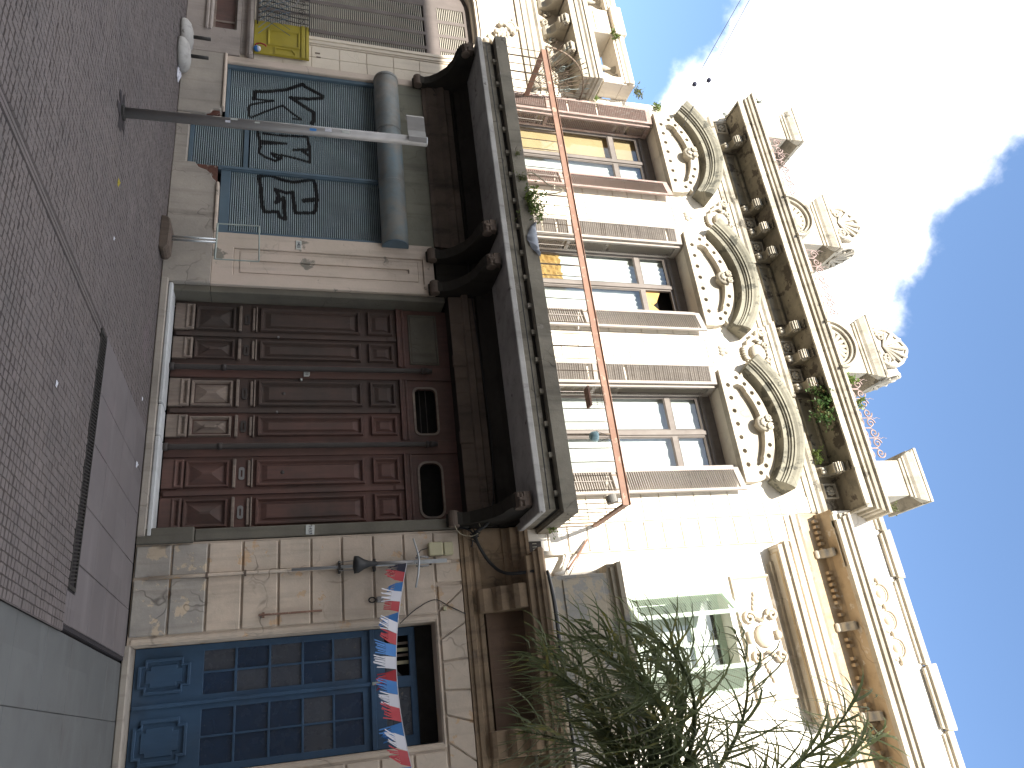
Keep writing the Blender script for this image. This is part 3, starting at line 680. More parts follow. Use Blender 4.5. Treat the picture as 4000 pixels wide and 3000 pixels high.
# windows
def window(c, kind):
    x0, x1, y = c - HW, c + HW, .30
    W_ = part('window', MB().plate(rect(x0, x1, 5.065, ZT), [rect(x0 + .09, c - .06, 5.42, 7.40), rect(c + .06, x1 - .09, 5.42, 7.40), rect(x0 + .09, c - .06, 7.50, 7.98), rect(c + .06, x1 - .09, 7.50, 7.98)], y, y + .06)
              .box(c - .035, c + .035, y - .025, y, 5.07, 8.03).box(x0, x1, y - .03, y, 8.03, 8.09), 'frame', H, bevel=.005)
    for a, b in ((x0 + .09, c - .06), (c + .06, x1 - .09)):
        for z0, z1 in ((5.42, 7.40), (7.50, 7.98)):
            if kind == 1 and a > c and z0 > 7: continue          # broken pane
            part('pane', MB().box(a - .004, b + .004, y + .02, y + .026, z0 - .004, z1 + .004), 'glass', W_)
            part('glazing_bead', MB().frame(a, b, z0, z1, y + .019, .018, .015, ((0, 0), (.3, 1), (1, .2))), 'frame', W_)
    def curtain(a, b, z0, z1, mat, amp=.012):
        m = MB(); n = 40; o = 0
        for i in range(n + 1):
            x = a + (b - a) * i / n; yy = y + .10 + amp * math.sin(i * 1.1) + amp * .5 * math.sin(i * 2.7)
            m.v += [(x, yy, z0), (x, yy + .006, z1)]
        m.f = [(2 * i, 2 * i + 2, 2 * i + 3, 2 * i + 1) for i in range(n)]
        part('curtain' if mat == 'curtain' else 'window_board', m, mat, W_, smooth=True)
    if kind == 0:
        curtain(x0 + .05, c, 5.3, 8.0, 'ply', .001); curtain(c, x1 - .05, 5.3, 8.0, 'curtain', .008)
    elif kind == 1:
        curtain(x0 + .05, c, 6.02, 8.0, 'curtain'); curtain(c, x1 - .05, 5.3, 7.46, 'curtain')
        bd = MB(); n = 14
        for j in range(n + 1):
            for i in range(n + 1):
                bd.v.append((x0 + .06 + .66 * i / n, y + .075 + .02 * math.sin(i * 2.1 + j) * math.cos(j * 1.7 - i), 5.28 + .76 * j / n + (.02 * math.sin(i * 2.3) if j == n else 0)))
        bd.f = [(j * (n + 1) + i, j * (n + 1) + i + 1, (j + 1) * (n + 1) + i + 1, (j + 1) * (n + 1) + i) for j in range(n) for i in range(n)]
        part('window_board', bd, 'board', W_)
        part('window_board', MB().plate([(c + .06, 7.5), (x1 - .1, 7.5), (x1 - .1, 7.72), (x1 - .2, 7.66), (x1 - .26, 7.74), (x1 - .38, 7.62), (x1 - .44, 7.70), (c + .06, 7.80)], [], y + .06, y + .075), 'board', W_)
    else: curtain(x0 + .05, x1 - .05, 5.3, 8.0, 'curtain', .006)
    part('window_room', MB().box(x0, x1, y + .25, y + .3, 5.07, ZT), 'dark', W_)
    return W_
for i, c in enumerate(WX): window(c, i)

# louvred shutters: leaf in local coordinates, hinge at x=0, z from 0
LH = 3.10; LW = .37
def leaf_frame(w, mat):
    return MB().box(0, .045, -.018, .018, 0, LH).box(w - .045, w, -.018, .018, 0, LH).box(.0455, w - .0455, -.017, .017, 0, .11).box(.0455, w - .0455, -.017, .017, LH - .10, LH).box(.0455, w - .0455, -.017, .017, .98, 1.05).mesh('shutter_leaf', mat)
def slat_mesh(w, mat):
    return MB().add([(.044, -.020, -.006), (w - .044, -.020, -.006), (w - .044, .014, .024), (.044, .014, .024), (.044, -.016, -.011), (w - .044, -.016, -.011), (w - .044, .018, .019), (.044, .018, .019)],
                    [(0, 1, 2, 3), (4, 7, 6, 5), (0, 4, 5, 1), (1, 5, 6, 2), (2, 6, 7, 3), (3, 7, 4, 0)])
SZ = []
z = .125
while z < LH - .12:
    if not .965 < z + .02 < 1.06: SZ.append(z)
    z += .0365
counter = [0]
def leaf(x, y, ang, mat, w=LW, objs=True, gaps=0):
    Lf = put('window_shutter', leaf_frame(w, mat), H, (x, y, 5.10), rot=(0, 0, R(ang)), bevel=.003)
    sm_ = slat_mesh(w, mat)
    if objs and counter[0] + len(SZ) <= 320:
        me = sm_.mesh('louvre_slat', mat)
        for z in SZ:
            if random.random() < gaps: continue
            put('louvre_slat', me, Lf, (0, 0, z), local=True, rot=(R(random.uniform(-4, 4)), 0, 0)); counter[0] += 1
    else:
        m = MB()
        for z in SZ:
            if random.random() >= gaps: m.add([(a, b, c + z) for a, b, c in sm_.v], sm_.f)
        o = put('louvre_slats', m.mesh('louvre_slats', mat), Lf, (0, 0, 0), local=True); o['kind'] = 'stuff'
    put('tilt_rod', MB().cyl((w / 2, -.03, .25), (w / 2, -.03, .95), .006, n=6).mesh('tilt_rod', 'shutgrey'), Lf, (0, 0, 0), local=True)
    return Lf
for i in (2, 1, 0):
    c = WX[i]; mt = ('shutred', 'shutred', 'shutgrey')[i]
    leaf(c + HW - .01, -.03, -16, 'shutgrey' if i == 1 else mt, .40)      # right leaf, standing off the wall
    leaf(c - HW + .005, -.035, 184, 'shutgrey' if i == 1 else mt, .35, gaps=.03)     # left leaf folded back on the wall
for i in (2, 1, 0):
    c = WX[i]; mt = ('shutred', 'shutgrey', 'shutgrey')[i]
    leaf(c - HW + .028, .0, 84, mt, .29, False, .04)                                 # left leaf folded into the reveal
    leaf(c + HW - .028, .29, -94, mt, .28, False, .0)
# --- pediments
def pediment(c):
    zc = 7.70; A = R(43.5)
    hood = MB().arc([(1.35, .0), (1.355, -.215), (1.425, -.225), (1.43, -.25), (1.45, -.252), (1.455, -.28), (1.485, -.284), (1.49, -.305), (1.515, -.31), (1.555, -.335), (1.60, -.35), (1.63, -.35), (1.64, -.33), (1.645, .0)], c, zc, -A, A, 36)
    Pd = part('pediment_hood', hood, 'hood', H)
    out = [(c - .94, 8.235), (c + .94, 8.235), (c + .94, 8.43)]
    out += [(c + .94 - .015 - .09 * (1 - math.cos(R(t))), 8.46 + .03 + .12 * math.sin(R(t))) for t in (0, 30, 60, 90)] + [(c + .90, 8.66)]
    out += [(c + 1.26 * math.sin(R(t)), zc + 1.26 * math.cos(R(t))) for t in range(40, -41, -4)]
    out += [(c - (x - c), z) for x, z in out[3:8][::-1]] + [(c - .94, 8.43)]
    inn = [(c - .66, 8.43), (c + .66, 8.43), (c + .69, 8.52), (c + .65, 8.61), (c + .57, 8.65)]
    for t in range(30, -31, -3):
        r = 1.095
        if abs(t) <= 6: r = 1.095 - .10 * math.cos(R(t * 15))
        inn.append((c + r * math.sin(R(t)), zc + r * math.cos(R(t))))
    inn += [(c - .57, 8.65), (c - .65, 8.61), (c - .69, 8.52)]
    holes = [circ(c + q * .222, 8.345, .037) for q in range(-3, 4)]
    holes += [circ(c + s * .80, 8.53, .036) for s in (-1, 1)]
    holes += [circ(c + 1.17 * math.sin(R(t)), zc + 1.177 * math.cos(R(t)), .036) for t in (-36, -27, -17.5, 17.5, 27, 36)]
    part('pierced_band', MB().plate(out, [inn[::-1]] + holes, -.115, .0115), 'stone2', Pd, bevel=.008)
    part('tympanum', MB().arc([(1.30, -.012), (.72, -.012)], c, zc, -A, A, 24, False), 'stone2', Pd)
    key = MB().cyl((c, -.165, 8.79), (c, -.12, 8.79), .115, .13, 18)
    for s in (-1, 1):
        key.tube([(p[0], p[1], p[2]) for p in spiral((c + s * .072, 8.875), .058, .012, R(90 + 40 * s), 1.6 * s, 24, -.185)], .018, 6)
        key.ell((c + s * .072, -.18, 8.875), (.02, .025, .02), 6, 4)
    for k in range(5):
        a = R(-60 + 30 * k)
        key.ell((c + .055 * math.sin(a), -.17, 8.80 - .055 * math.cos(a)), (.018 + .014 * abs(math.sin(a)), .028, .018 + .026 * abs(math.cos(a))), 6, 4)
    part('keystone_shell', key, 'stone', Pd, smooth=True)
for c in WX: pediment(c + .01)
# carved cartouches between the pediments
for c in (-7.72, -5.02):
    ct = MB()
    ct.ell((c, -.03, 9.14), (.17, .07, .14), 12, 6)
    for s in (-1, 1):
        ct.tube(spiral((c + s * .40, 9.30), .085, .015, R(90), 1.5 * s, 26, -.05), .024, 6)
        ct.tube([(c + s * .42, -.03, 9.215), (c + s * .30, -.05, 9.19), (c + s * .26, -.05, 9.08), (c + s * .20, -.04, 8.97), (c + s * .06, -.03, 8.92)], [.03, .035, .035, .03, .02], 6)
        ct.tube(spiral((c + s * .13, 9.30), .06, .012, R(-90), 1.3 * s, 20, -.06), .02, 6)
        for k in range(4): ct.ell((c + s * (.22 + .03 * k), -.03, 9.24 - .05 * k), (.035, .035, .05), 6, 4)
    for k in range(7):
        a = R(-66 + 22 * k)
        ct.ell((c + .20 * math.sin(a), -.035, 9.14 + .19 * math.cos(a)), (.035, .03, .05), 6, 4)
        ct.ell((c + .12 * math.sin(a), -.03, 8.93 - .05 * math.cos(a)), (.028, .035, .05), 6, 4)
    part('carved_cartouche', ct, 'stone2', H, smooth=True)

# --- main entablature and cornice
part('architrave', MB().sweep([(0, 9.32), (.025, 9.32), (.03, 9.40), (.05, 9.41), (.055, 9.47), (.085, 9.50), (.10, 9.56), (.06, 9.585), (0, 9.60)], XL + .02, XR - .02, .0125), 'stone', H)
for a, b in ((-8.06, -6.92), (-5.46, -4.32)):
    part('architrave_break', MB().sweep([(.02, 9.315), (.06, 9.318), (.065, 9.40), (.085, 9.412), (.09, 9.472), (.12, 9.50), (.135, 9.562), (.09, 9.59), (.02, 9.602)], a, b, .0125), 'stone', H)
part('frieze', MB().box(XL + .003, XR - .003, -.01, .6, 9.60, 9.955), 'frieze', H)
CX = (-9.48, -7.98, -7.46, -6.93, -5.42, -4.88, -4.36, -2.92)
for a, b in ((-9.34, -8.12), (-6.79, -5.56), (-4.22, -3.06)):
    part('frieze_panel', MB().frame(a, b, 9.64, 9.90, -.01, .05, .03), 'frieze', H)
cp = [(0, 9.60), (-.05, 9.605), (-.09, 9.64), (-.10, 9.70), (-.13, 9.74), (-.20, 9.755), (-.26, 9.745), (-.315, 9.77), (-.335, 9.82), (-.32, 9.875), (-.28, 9.895), (-.36, 9.905), (-.40, 9.915), (-.40, 9.94), (0, 9.94)]
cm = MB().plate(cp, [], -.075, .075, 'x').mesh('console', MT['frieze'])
cl = MB()
for k in range(7):
    a = R(-75 + 24 * k)
    cl.box(-.078 + .004 * (k % 2), .078 - .004 * (k % 2), -.262 - .086 * math.cos(a) - .008, -.262 - .015 * math.cos(a), 9.825 + .08 * math.sin(a) - .010, 9.825 + .08 * math.sin(a) + .010)
cl.ell((0, -.11, 9.68), (.05, .035, .05), 8, 4).ell((-.03, -.13, 9.65), (.03, .03, .035), 6, 4).ell((.03, -.13, 9.65), (.03, .03, .035), 6, 4)
for s in (-.078, .078): cl.tube([(s, -.262 - .045 * math.cos(t) * (1 - t / 12), 9.82 + .045 * math.sin(t) * (1 - t / 12)) for t in [q * .6 for q in range(16)]], .012, 5)
clm = cl.mesh('carved_leaf', 'stone2')
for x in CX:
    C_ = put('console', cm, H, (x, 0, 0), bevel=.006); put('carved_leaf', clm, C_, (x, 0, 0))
rp_ = MB().frame(-.125, .125, -.125, .125, -.01, .035, .03)
rm = rp_.mesh('rosette_frame', 'stone2')
fl = MB().ell((0, -.045, 0), (.022, .03, .022), 8, 4)
for k in range(8):
    a = k * math.pi / 4
    fl.ell((.05 * math.cos(a), -.025, .05 * math.sin(a)), (.018 + .018 * abs(math.cos(a)), .025, .018 + .018 * abs(math.sin(a))), 6, 4)
flm = fl.mesh('flower', 'stone2', True)
for x in (-10.02, -7.72, -7.195, -5.15, -4.62, -2.62):
    r_ = put('rosette_frame', rm, H, (x, 0, 9.765)); put('flower', flm, r_, (x, 0, 9.765))
crn = [(.47, 9.915), (.505, 9.912), (.51, 10.015), (.47, 10.02), (.47, 10.04), (.545, 10.045), (.555, 10.075), (.525, 10.08), (.525, 10.095), (.575, 10.105), (.595, 10.145), (.57, 10.15), (.57, 10.162), (.63, 10.172), (.64, 10.215), (.60, 10.235), (0, 10.27)]
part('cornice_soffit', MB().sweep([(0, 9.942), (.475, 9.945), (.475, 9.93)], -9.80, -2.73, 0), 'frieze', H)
part('cornice', MB().sweep(crn, -9.80, -2.73, 0), 'stone', H)
def arch(c):
    zc = 10.16
    a_ = part('cornice_arch', MB().arc([(.30, -.50), (.30, -.56), (.33, -.57), (.335, -.545), (.35, -.545), (.355, -.61), (.38, -.62), (.385, -.595), (.40, -.595), (.405, -.655), (.45, -.66), (.455, -.63), (.455, -.30)], c, zc, R(-90), R(90), 24), 'stone', H)
    sh = MB()
    for k in range(9):
        t = R(-80 + 20 * k)
        sh.tube([(c, -.53, zc + .01), (c + .15 * math.sin(t), -.545, zc + .01 + .15 * math.cos(t)), (c + .285 * math.sin(t), -.52, zc + .01 + .285 * math.cos(t))], [.012, .03, .045], 6)
    part('shell', sh, 'stone2', a_, smooth=True)
    part('arch_back', MB().plate([(c - .31, zc)] + [(c + .31 * math.sin(R(t)), zc + .31 * math.cos(R(t))) for t in range(-90, 91, 10)], [], -.50, -.30), 'stone', a_)
for c in (-7.50, -4.92): arch(c)
# --- attic pedestals
def pedestal(c, w, cap, big):
    Pd = part('pedestal', MB().box(c - w, c + w, -.30, .35, 10.24, 10.98).box(c - w - .03, c + w + .03, -.33, .38, 10.24, 10.42), 'stone2', H, bevel=.008)
    part('pedestal_cap', MB().sweep([(0, 10.98), (.02, 10.985), (.03, 11.02), (.05, 11.03), (.055, 11.055), (.09, 11.09), (.13, 11.17), (.135, 11.20), (.15, 11.21), (.15, 11.255), (0, 11.30)], c - w, c + w, -.30).box(c - w - .15, c + w + .15, -.31, .45, 11.18, 11.25), 'stone', Pd)
    part('pedestal_panel', MB().frame(c - w + .10, c + w - .10, 10.52, 10.90, -.30, .045, -.02, ((0, 0), (.3, 1), (1, 1))).box(c - w + .145, c + w - .145, -.302, -.29, 10.565, 10.855), 'stone2', Pd)
    if not big:
        part('finial', MB().tube([(c, .02, 11.26), (c, .02, 11.32), (c, .02, 11.40), (c, .02, 11.42), (c, .02, 11.47), (c, .02, 11.50)], [.30, .22, .09, .05, .07, .02], 12), 'stone2', Pd, smooth=False)
    else:
        for s in (-1, 1):
            part('side_scroll', MB().tube(spiral((c + s * (w + .09), 10.46), .12, .02, R(-90), 1.4 * s, 24, -.1), .035, 6), 'stone2', Pd, smooth=True)
            part('boss', MB().ell((c + s * (w - .08), -.33, 10.48), (.07, .05, .06), 8, 5), 'stone2', Pd, smooth=True)
    return Pd
def palm_mesh():
    o = [(-.30, 0), (.30, 0), (.37, .10), (.385, .22), (.36, .35), (.29, .47), (.18, .58), (.06, .675), (0, .70), (-.06, .675), (-.18, .58), (-.29, .47), (-.36, .35), (-.385, .22), (-.37, .10)]
    m = MB().plate(o, [], 0, .09)
    for i in range(1, len(o)):
        a, b = o[i], o[(i + 1) % len(o)]
        m.tube([(a[0] * .93, -.012, a[1] * .95 + .02), (b[0] * .93, -.012, b[1] * .95 + .02)], .032, 6)
    for t in (-62, -40, -20, 0, 20, 40, 62):
        L = .52 if abs(t) < 30 else (.42 if abs(t) < 50 else .3); s = math.sin(R(t)); c = math.cos(R(t))
        m.tube([(0, -.02, .12), (s * L * .5, -.03, .12 + c * L * .5), (s * L * .92, -.03, .12 + c * L * .92), (s * L, -.03, .12 + c * L - .03 * abs(s))], [.012, .028, .04, .018], 6)
    for s in (-1, 1): m.tube(spiral((s * .20, .13), .085, .015, R(-90), 1.5 * s, 24, -.02), .022, 6)
    return m.mesh('palmette', MT['stone2'])
pm = palm_mesh()
pedestal(-9.96, .29, .4, False); pedestal(-2.72, .29, .4, False)
for c in (-7.62, -5.02):
    Pd = pedestal(c, .46, .58, True)
    put('palmette', pm, Pd, (c, -.40, 11.27), rot=(R(-6), 0, 0)); put('palmette', pm, Pd, (c + .53, .05, 11.27), rot=(R(-14), 0, R(90)))
    put('palmette', pm, Pd, (c - .53, .05, 11.27), rot=(R(-14), 0, R(-90)))
# --- scrolled iron cresting between the pedestals
for a, b in ((-9.60, -8.22), (-7.0, -5.62), (-4.42, -3.04)):
    Cr = part('iron_cresting', MB().cyl((a, -.32, 10.31), (b, -.32, 10.31), .008, n=6), 'rustpink', H)
    n = 4; st = (b - a) / n
    for i in range(n):
        c = a + st * (i + .5)
        for s in (-1, 1):
            m = MB().tube(spiral((c + s * .095, 10.46), .115, .02, R(-90), 1.45 * s, 26, -.32), .013, 5)
            m.tube([(p[0], p[1], p[2]) for p in spiral((c + s * .085, 10.68), .085, .016, R(90), -1.4 * s, 22, -.32)], .012, 5)
            m.tube([(c + s * .085, -.32, 10.375), (c + s * .01, -.32, 10.40), (c, -.32, 10.5), (c + s * .005, -.32, 10.64), (c + s * .06, -.32, 10.72)], .010, 5)
            part('scroll', m, 'rustpink', Cr)
        part('spike', MB().tube([(a + st * i, -.32, 10.30), (a + st * i, -.32, 10.62)] + [(a + st * i + .012 * math.sin(q * 1.9), -.32, 10.66 + q * .03) for q in range(9)], [.009] * 2 + [.011 - .0011 * q for q in range(9)], 5), 'rustpink', Cr)
wt = MB()
for k in range(9):
    p = Vector((-9.25 + random.uniform(-.2, .3), -.3, 10.5)); pts = []
    for q in range(9):
        pts.append(p.copy()); p = p + Vector((random.uniform(-.11, .11), random.uniform(-.08, .08), random.uniform(-.07, .13)))
    wt.tube(pts, .004, 4)
solo('wire_tangle', wt, 'iron', 'tangle of thin dark wire caught in the roof cresting beside the far pedestal', 'wire')

# ================================================================== cream house on the left
L = thing('cream_house', 'ornate cream house with tall louvred window beside the town house', 'building', (-12.5, 0, 0))
part('building_body', MB().box(-20, -10.46, .5, 9, 0, 7.0).box(-10.5, -10.21, .5, .6, 0, 7.0), 'opp', L)
def archo(x0, x1, z0, z1, r, n=8):
    return [(x0, z0), (x1, z0)] + [(x1 - r + r * math.cos(R(90 * i / n)), z1 - r + r * math.sin(R(90 * i / n))) for i in range(n + 1)] + [(x0 + r - r * math.sin(R(90 * i / n)), z1 - r + r * math.cos(R(90 * i / n))) for i in range(n + 1)]
OW = archo(-13.25, -10.93, 1.04, 4.98, .78)
part('wall', MB().plate(rect(-20, -10.205, 0, 6.9), [OW, rect(-11.85, -10.78, .40, .78)], .03, .55), 'leftwall', L)
for d0, d1, y0 in ((.0, .05, .0), (.054, .10, -.03), (.104, .17, -.012), (.176, .20, .005)):
    part('arch_moulding', MB().plate(archo(-13.25 - d1, -10.93 + d1, 1.05, 4.98 + d1, .78 + d1), [archo(-13.25 - d0, -10.93 + d0, 1.052, 4.98 + d0, .78 + d0)], y0, .031), 'leftwall', L, bevel=.008)
part('window_reveal', MB().plate(archo(-13.245, -10.935, 1.045, 4.975, .775), [archo(-13.2, -10.975, 1.05, 4.93, .74)], .10, .40), 'leftwall', L)
SHL = part('louvred_shutter', MB().plate(archo(-13.24, -10.94, 1.05, 4.97, .77), [rect(-11.29, -11.03, 1.12, 4.02), rect(-11.66, -11.37, 1.12, 4.02), rect(-12.03, -11.74, 1.12, 4.02), rect(-12.44, -12.12, 1.12, 4.02),
     [(-11.29, 4.28), (-11.06, 4.28), (-11.10, 4.50), (-11.29, 4.68)], rect(-11.66, -11.37, 4.28, 4.80), rect(-12.03, -11.74, 4.28, 4.80), rect(-12.44, -12.12, 4.28, 4.80)], .22, .26), 'lshut', L, bevel=.005)
part('shutter_back', MB().box(-13.2, -10.95, .30, .32, 1.05, 4.95), 'dark', L)
for a, b in ((-11.30, -11.02), (-11.67, -11.36), (-12.04, -11.73), (-12.45, -12.11)):
    m = MB(); z = 1.13
    while z < 4.80:
        if z < 4.0 or z > 4.28:
            m.add([(a, .225, z), (b, .225, z), (b, .262, z + .022), (a, .262, z + .022), (a, .225, z - .006), (b, .225, z - .006), (b, .262, z + .016), (a, .262, z + .016)], [(0, 1, 2, 3), (4, 7, 6, 5), (0, 4, 5, 1), (1, 5, 6, 2), (2, 6, 7, 3), (3, 7, 4, 0)])
        z += .036
    part('louvre_slats', m, 'lslat', SHL, kind='stuff')
z = 1.05
for k in range(9):
    part('stone_block', MB().box(-10.715, -10.46, .012, .0295, z + .004, z + .456), 'leftwall', L, bevel=.004)
    part('stone_block', MB().box(-10.452, -10.215, .012, .0295, z + .004, z + .456), 'leftwall', L, bevel=.004)
    z += .46
part('wall_vent', MB().box(-10.56, -10.535, .005, .03, 2.03, 2.11), 'soot2', L); part('wall_vent', MB().box(-10.47, -10.445, .005, .03, 2.05, 2.12), 'soot2', L)
part('base', MB().plate(rect(-20, -10.21, 0, .84), [rect(-11.85, -10.78, .41, .77)], -.03, .029), 'leftbase', L, bevel=.008)
part('base_moulding', MB().sweep([(0, .30), (.03, .305), (.035, .335), (.02, .345), (.02, .36), (.03, .37), (.03, .39), (0, .40)], -20, -10.74, -.03), 'leftbase', L)
bw = part('basement_window', MB().plate(rect(-11.86, -10.77, .40, .78), [rect(-11.82, -11.02, .44, .74), rect(-10.98, -10.81, .44, .74)], .03, .06), 'doorworn', L)
for a, b in ((-11.82, -11.02), (-10.98, -10.81)): part('pane', MB().box(a, b, .045, .055, .44, .74), 'doorwood', bw)
part('ledge', MB().sweep([(0, .84), (.02, .845), (.02, .93), (.09, .95), (.115, .99), (.11, 1.03), (.09, 1.045), (0, 1.05)], -20, -10.32, .028), 'leftbase', L)
# wrought iron guard in front of the window
GI = part('iron_guard', MB().box(-13.2, -10.96, -.13, -.10, 1.92, 1.945).box(-13.2, -10.96, -.12, -.10, 1.09, 1.11).box(-10.975, -10.96, -.10, .03, 1.92, 1.94).box(-10.975, -10.96, -.10, .03, 1.09, 1.11), 'iron', L)
for k in range(14):
    x = -12.6 + k * .12
    part('guard_bar', MB().tube([(x, -.11, 1.10), (x, -.17, 1.25), (x, -.15, 1.5), (x, -.12, 1.7), (x, -.115, 1.93)], .008, 5), 'iron', GI)
for k in range(9):
    x = -12.2 + k * .14
    part('lattice_strip', MB().tube([(x, -.15, 1.12), (x + .25, -.20, 1.35), (x + .5 if x < -11.5 else x + .42, -.17, 1.62)], .006, 4), 'rollerdk', GI)
    part('lattice_strip', MB().tube([(x + .45, -.15, 1.12), (x + .2, -.20, 1.35), (x, -.17, 1.62)], .006, 4), 'rollerdk', GI)
part('basket_ring', MB().tube([(-11.62 + .30 * math.cos(q * .35), -.20, 1.62 + .14 * math.sin(q * .35)) for q in range(19)], .011, 5), 'galv', GI)
for k in range(6):
    cxx = -12.2 + k * .22
    part('guard_scroll', MB().tube(spiral((cxx, 1.80), .07, .015, 0, 1.4, 18, -.12), .007, 4), 'iron', GI)
# carving over the arch
cv = MB(); random.seed(3)
for k in range(46):
    a = random.uniform(0, 1); cv.ell((-12.05 + a * .95 + random.uniform(-.12, .12), -.02, 5.62 - a * .50 + random.uniform(-.16, .16)), (random.uniform(.03, .09), .06, random.uniform(.025, .07)), 7, 4)
for c in ((-11.95, 5.62), (-11.45, 5.30), (-11.15, 5.12), (-11.7, 5.45)): cv.tube(spiral(c, .12, .02, R(40), 1.6, 26, -.04), .028, 6)
part('carved_spray', cv, 'stone2', L, smooth=True)
part('architrave', MB().sweep([(0, 5.82), (.04, 5.82), (.045, 5.92), (.07, 5.93), (.075, 6.02), (.10, 6.05), (.06, 6.07), (.06, 6.16), (.10, 6.20), (.10, 6.25), (0, 6.27)], -20, -10.5, .03), 'stone2', L)
fz = MB()
for k in range(9):
    x = -10.75 - k * .36
    for s in (-1, 1):
        fz.tube(spiral((x + s * .07, 6.42 + .04 * s), .08, .015, R(90 * s), 1.4 * s, 22, .0), .022, 6)
    fz.ell((x, .0, 6.34), (.05, .05, .04), 7, 4).ell((x + .05, .0, 6.52), (.05, .05, .04), 7, 4)
part('carved_scrolls', fz, 'stone2', L, smooth=True)
bp = [(.03, 6.28), (-.06, 6.28), (-.10, 6.33), (-.12, 6.42), (-.20, 6.50), (-.30, 6.54), (-.40, 6.56), (-.45, 6.62), (-.43, 6.70), (.03, 6.72)]
bmh = MB().plate(bp, [], -.11, .11, 'x').mesh('bracket', MT['stone'])
bl = MB().tube([(-.115, -.37 - .06 * math.cos(q * .5) * (1 - q / 20), 6.62 + .06 * math.sin(q * .5) * (1 - q / 20)) for q in range(16)], .015, 5).tube([(.115, -.37 - .06 * math.cos(q * .5) * (1 - q / 20), 6.62 + .06 * math.sin(q * .5) * (1 - q / 20)) for q in range(16)], .015, 5)
for k in range(5): bl.ell((0, -.46 + .05 * abs(k - 2), 6.52 + k * .045), (.09, .03, .028), 8, 4)
blm = bl.mesh('carved_leaf', 'stone2', True)
for k in range(5):
    B_ = put('bracket', bmh, L, (-11.18 - k * .74, 0, 0), bevel=.008); put('carved_leaf', blm, B_, (-11.18 - k * .74, 0, 0))
    part('soffit_coffer', MB().plate(rrect(-11.42 - k * .74, -11.30 - k * .74 + .0, 6.60, 6.70, .03), [], .005, .03), 'stone', L)
part('cornice', MB().sweep([(0, 6.72), (.46, 6.74), (.47, 6.72), (.50, 6.72), (.505, 6.83), (.53, 6.84), (.54, 6.90), (.57, 6.93), (.575, 6.97), (.60, 6.98), (.605, 7.05), (.57, 7.075), (0, 7.10)], -20, -10.88, .03), 'stone2', L)
part('parapet_base', MB().box(-20, -10.45, -.42, .2, 7.08, 7.17), 'stone2', L, bevel=.01)
part('parapet_pedestal', MB().box(-12.36, -11.72, -.40, .25, 7.17, 7.56).box(-12.30, -11.78, -.42, -.40, 7.24, 7.50), 'leftwall', L, bevel=.008)
part('parapet_pedestal', MB().box(-13.9, -13.2, -.40, .25, 7.17, 7.56), 'leftwall', L, bevel=.008)
part('parapet_pedestal', MB().box(-10.6, -10.43, -.38, .0, 7.17, 7.56), 'leftwall', L, bevel=.008)
part('parapet_rail', MB().sweep([(0, 7.56), (.02, 7.56), (.03, 7.60), (.05, 7.61), (.05, 7.66), (.08, 7.69), (.085, 7.76), (.06, 7.78), (0, 7.80)], -20, -10.5, -.36).box(-20, -10.43, -.37, .16, 7.563, 7.795), 'leftwall', L)
part('parapet_rail_break', MB().box(-12.42, -11.66, -.48, .2, 7.60, 7.83), 'leftwall', L, bevel=.01)
bal = [(.07, 0), (.07, .03), (.035, .05), (.045, .09), (.065, .15), (.055, .20), (.03, .27), (.028, .31), (.05, .33), (.05, .36), (.07, .37), (.07, .39)]
bsm = MB().tube([(0, 0, z) for r, z in bal], [r for r, z in bal], 10).mesh('baluster', 'stone2', True)
for x in (-10.98, -10.78, -12.6, -12.8, -13.0): put('baluster', bsm, L, (x, -.2, 7.17))

# ================================================================== peach building on the right
Pb = thing('peach_building', 'peach rusticated building with tall blue double door and white upper storey', 'building', (0, 0, 0))
part('building_body', MB().box(-2.295, 9, .62, 9, 0, 9.9), 'opp', Pb)
part('wall', MB().plate(rect(-2.29, 9, 0, 4.4), [[(-1.17, 0), (.18, 0), (.18, 3.42), (-1.17, 3.42)]], .02, .5), 'peach', Pb)
zj = [0, .39, .78, 1.165, 1.57, 1.945, 2.31, 2.69, 3.07, 3.455, 3.80]
def rblock(x0, x1, z0, z1, mat):
    part('stone_block', MB().box(x0 + .009, x1 - .009, -.004 + random.uniform(-.003, .003), .0195, z0 + .010, z1 - .010), mat, Pb, bevel=.012)
for k in range(10):
    m = 'peachgrey' if k < 2 else 'peach'
    rblock(-2.27, -1.895, zj[k], zj[k + 1], m)
    if k < 9: rblock(-1.885, -1.25, zj[k], zj[k + 1], m); rblock(.26, .92, zj[k], zj[k + 1], m); rblock(.92, 1.6, zj[k], zj[k + 1], m); rblock(1.6, 2.3, zj[k], zj[k + 1], m)
rblock(-1.885, -1.62, zj[9], zj[10], 'peach')
vb = [-1.60, -1.28, -.95, -.69, -.37, -.10, .19, .45]; vt = [-1.60, -1.53, -1.13, -.71, -.35, .0, .42, .80]
for k in range(7):
    part('voussoir', MB().plate([(vb[k] + .009, 3.475), (vb[k + 1] - .009, 3.475), (vt[k + 1] - .009, 3.79), (vt[k] + .009, 3.79)], [], -.004, .0195), 'peach', Pb, bevel=.01)
part('door_surround', MB().plate([(-1.245, .02), (-1.175, .02), (-1.175, 3.415), (.185, 3.415), (.185, .02), (.255, .02), (.255, 3.465), (-1.245, 3.465)], [], .006, .45), 'peach', Pb, bevel=.02)
part('door_step', MB().box(-1.17, .18, -.02, .4, -.03, .045), 'plinth', Pb, bevel=.01)
part('door_back', MB().box(-1.2, .2, .48, .6, 0, 3.45), 'dark', Pb)
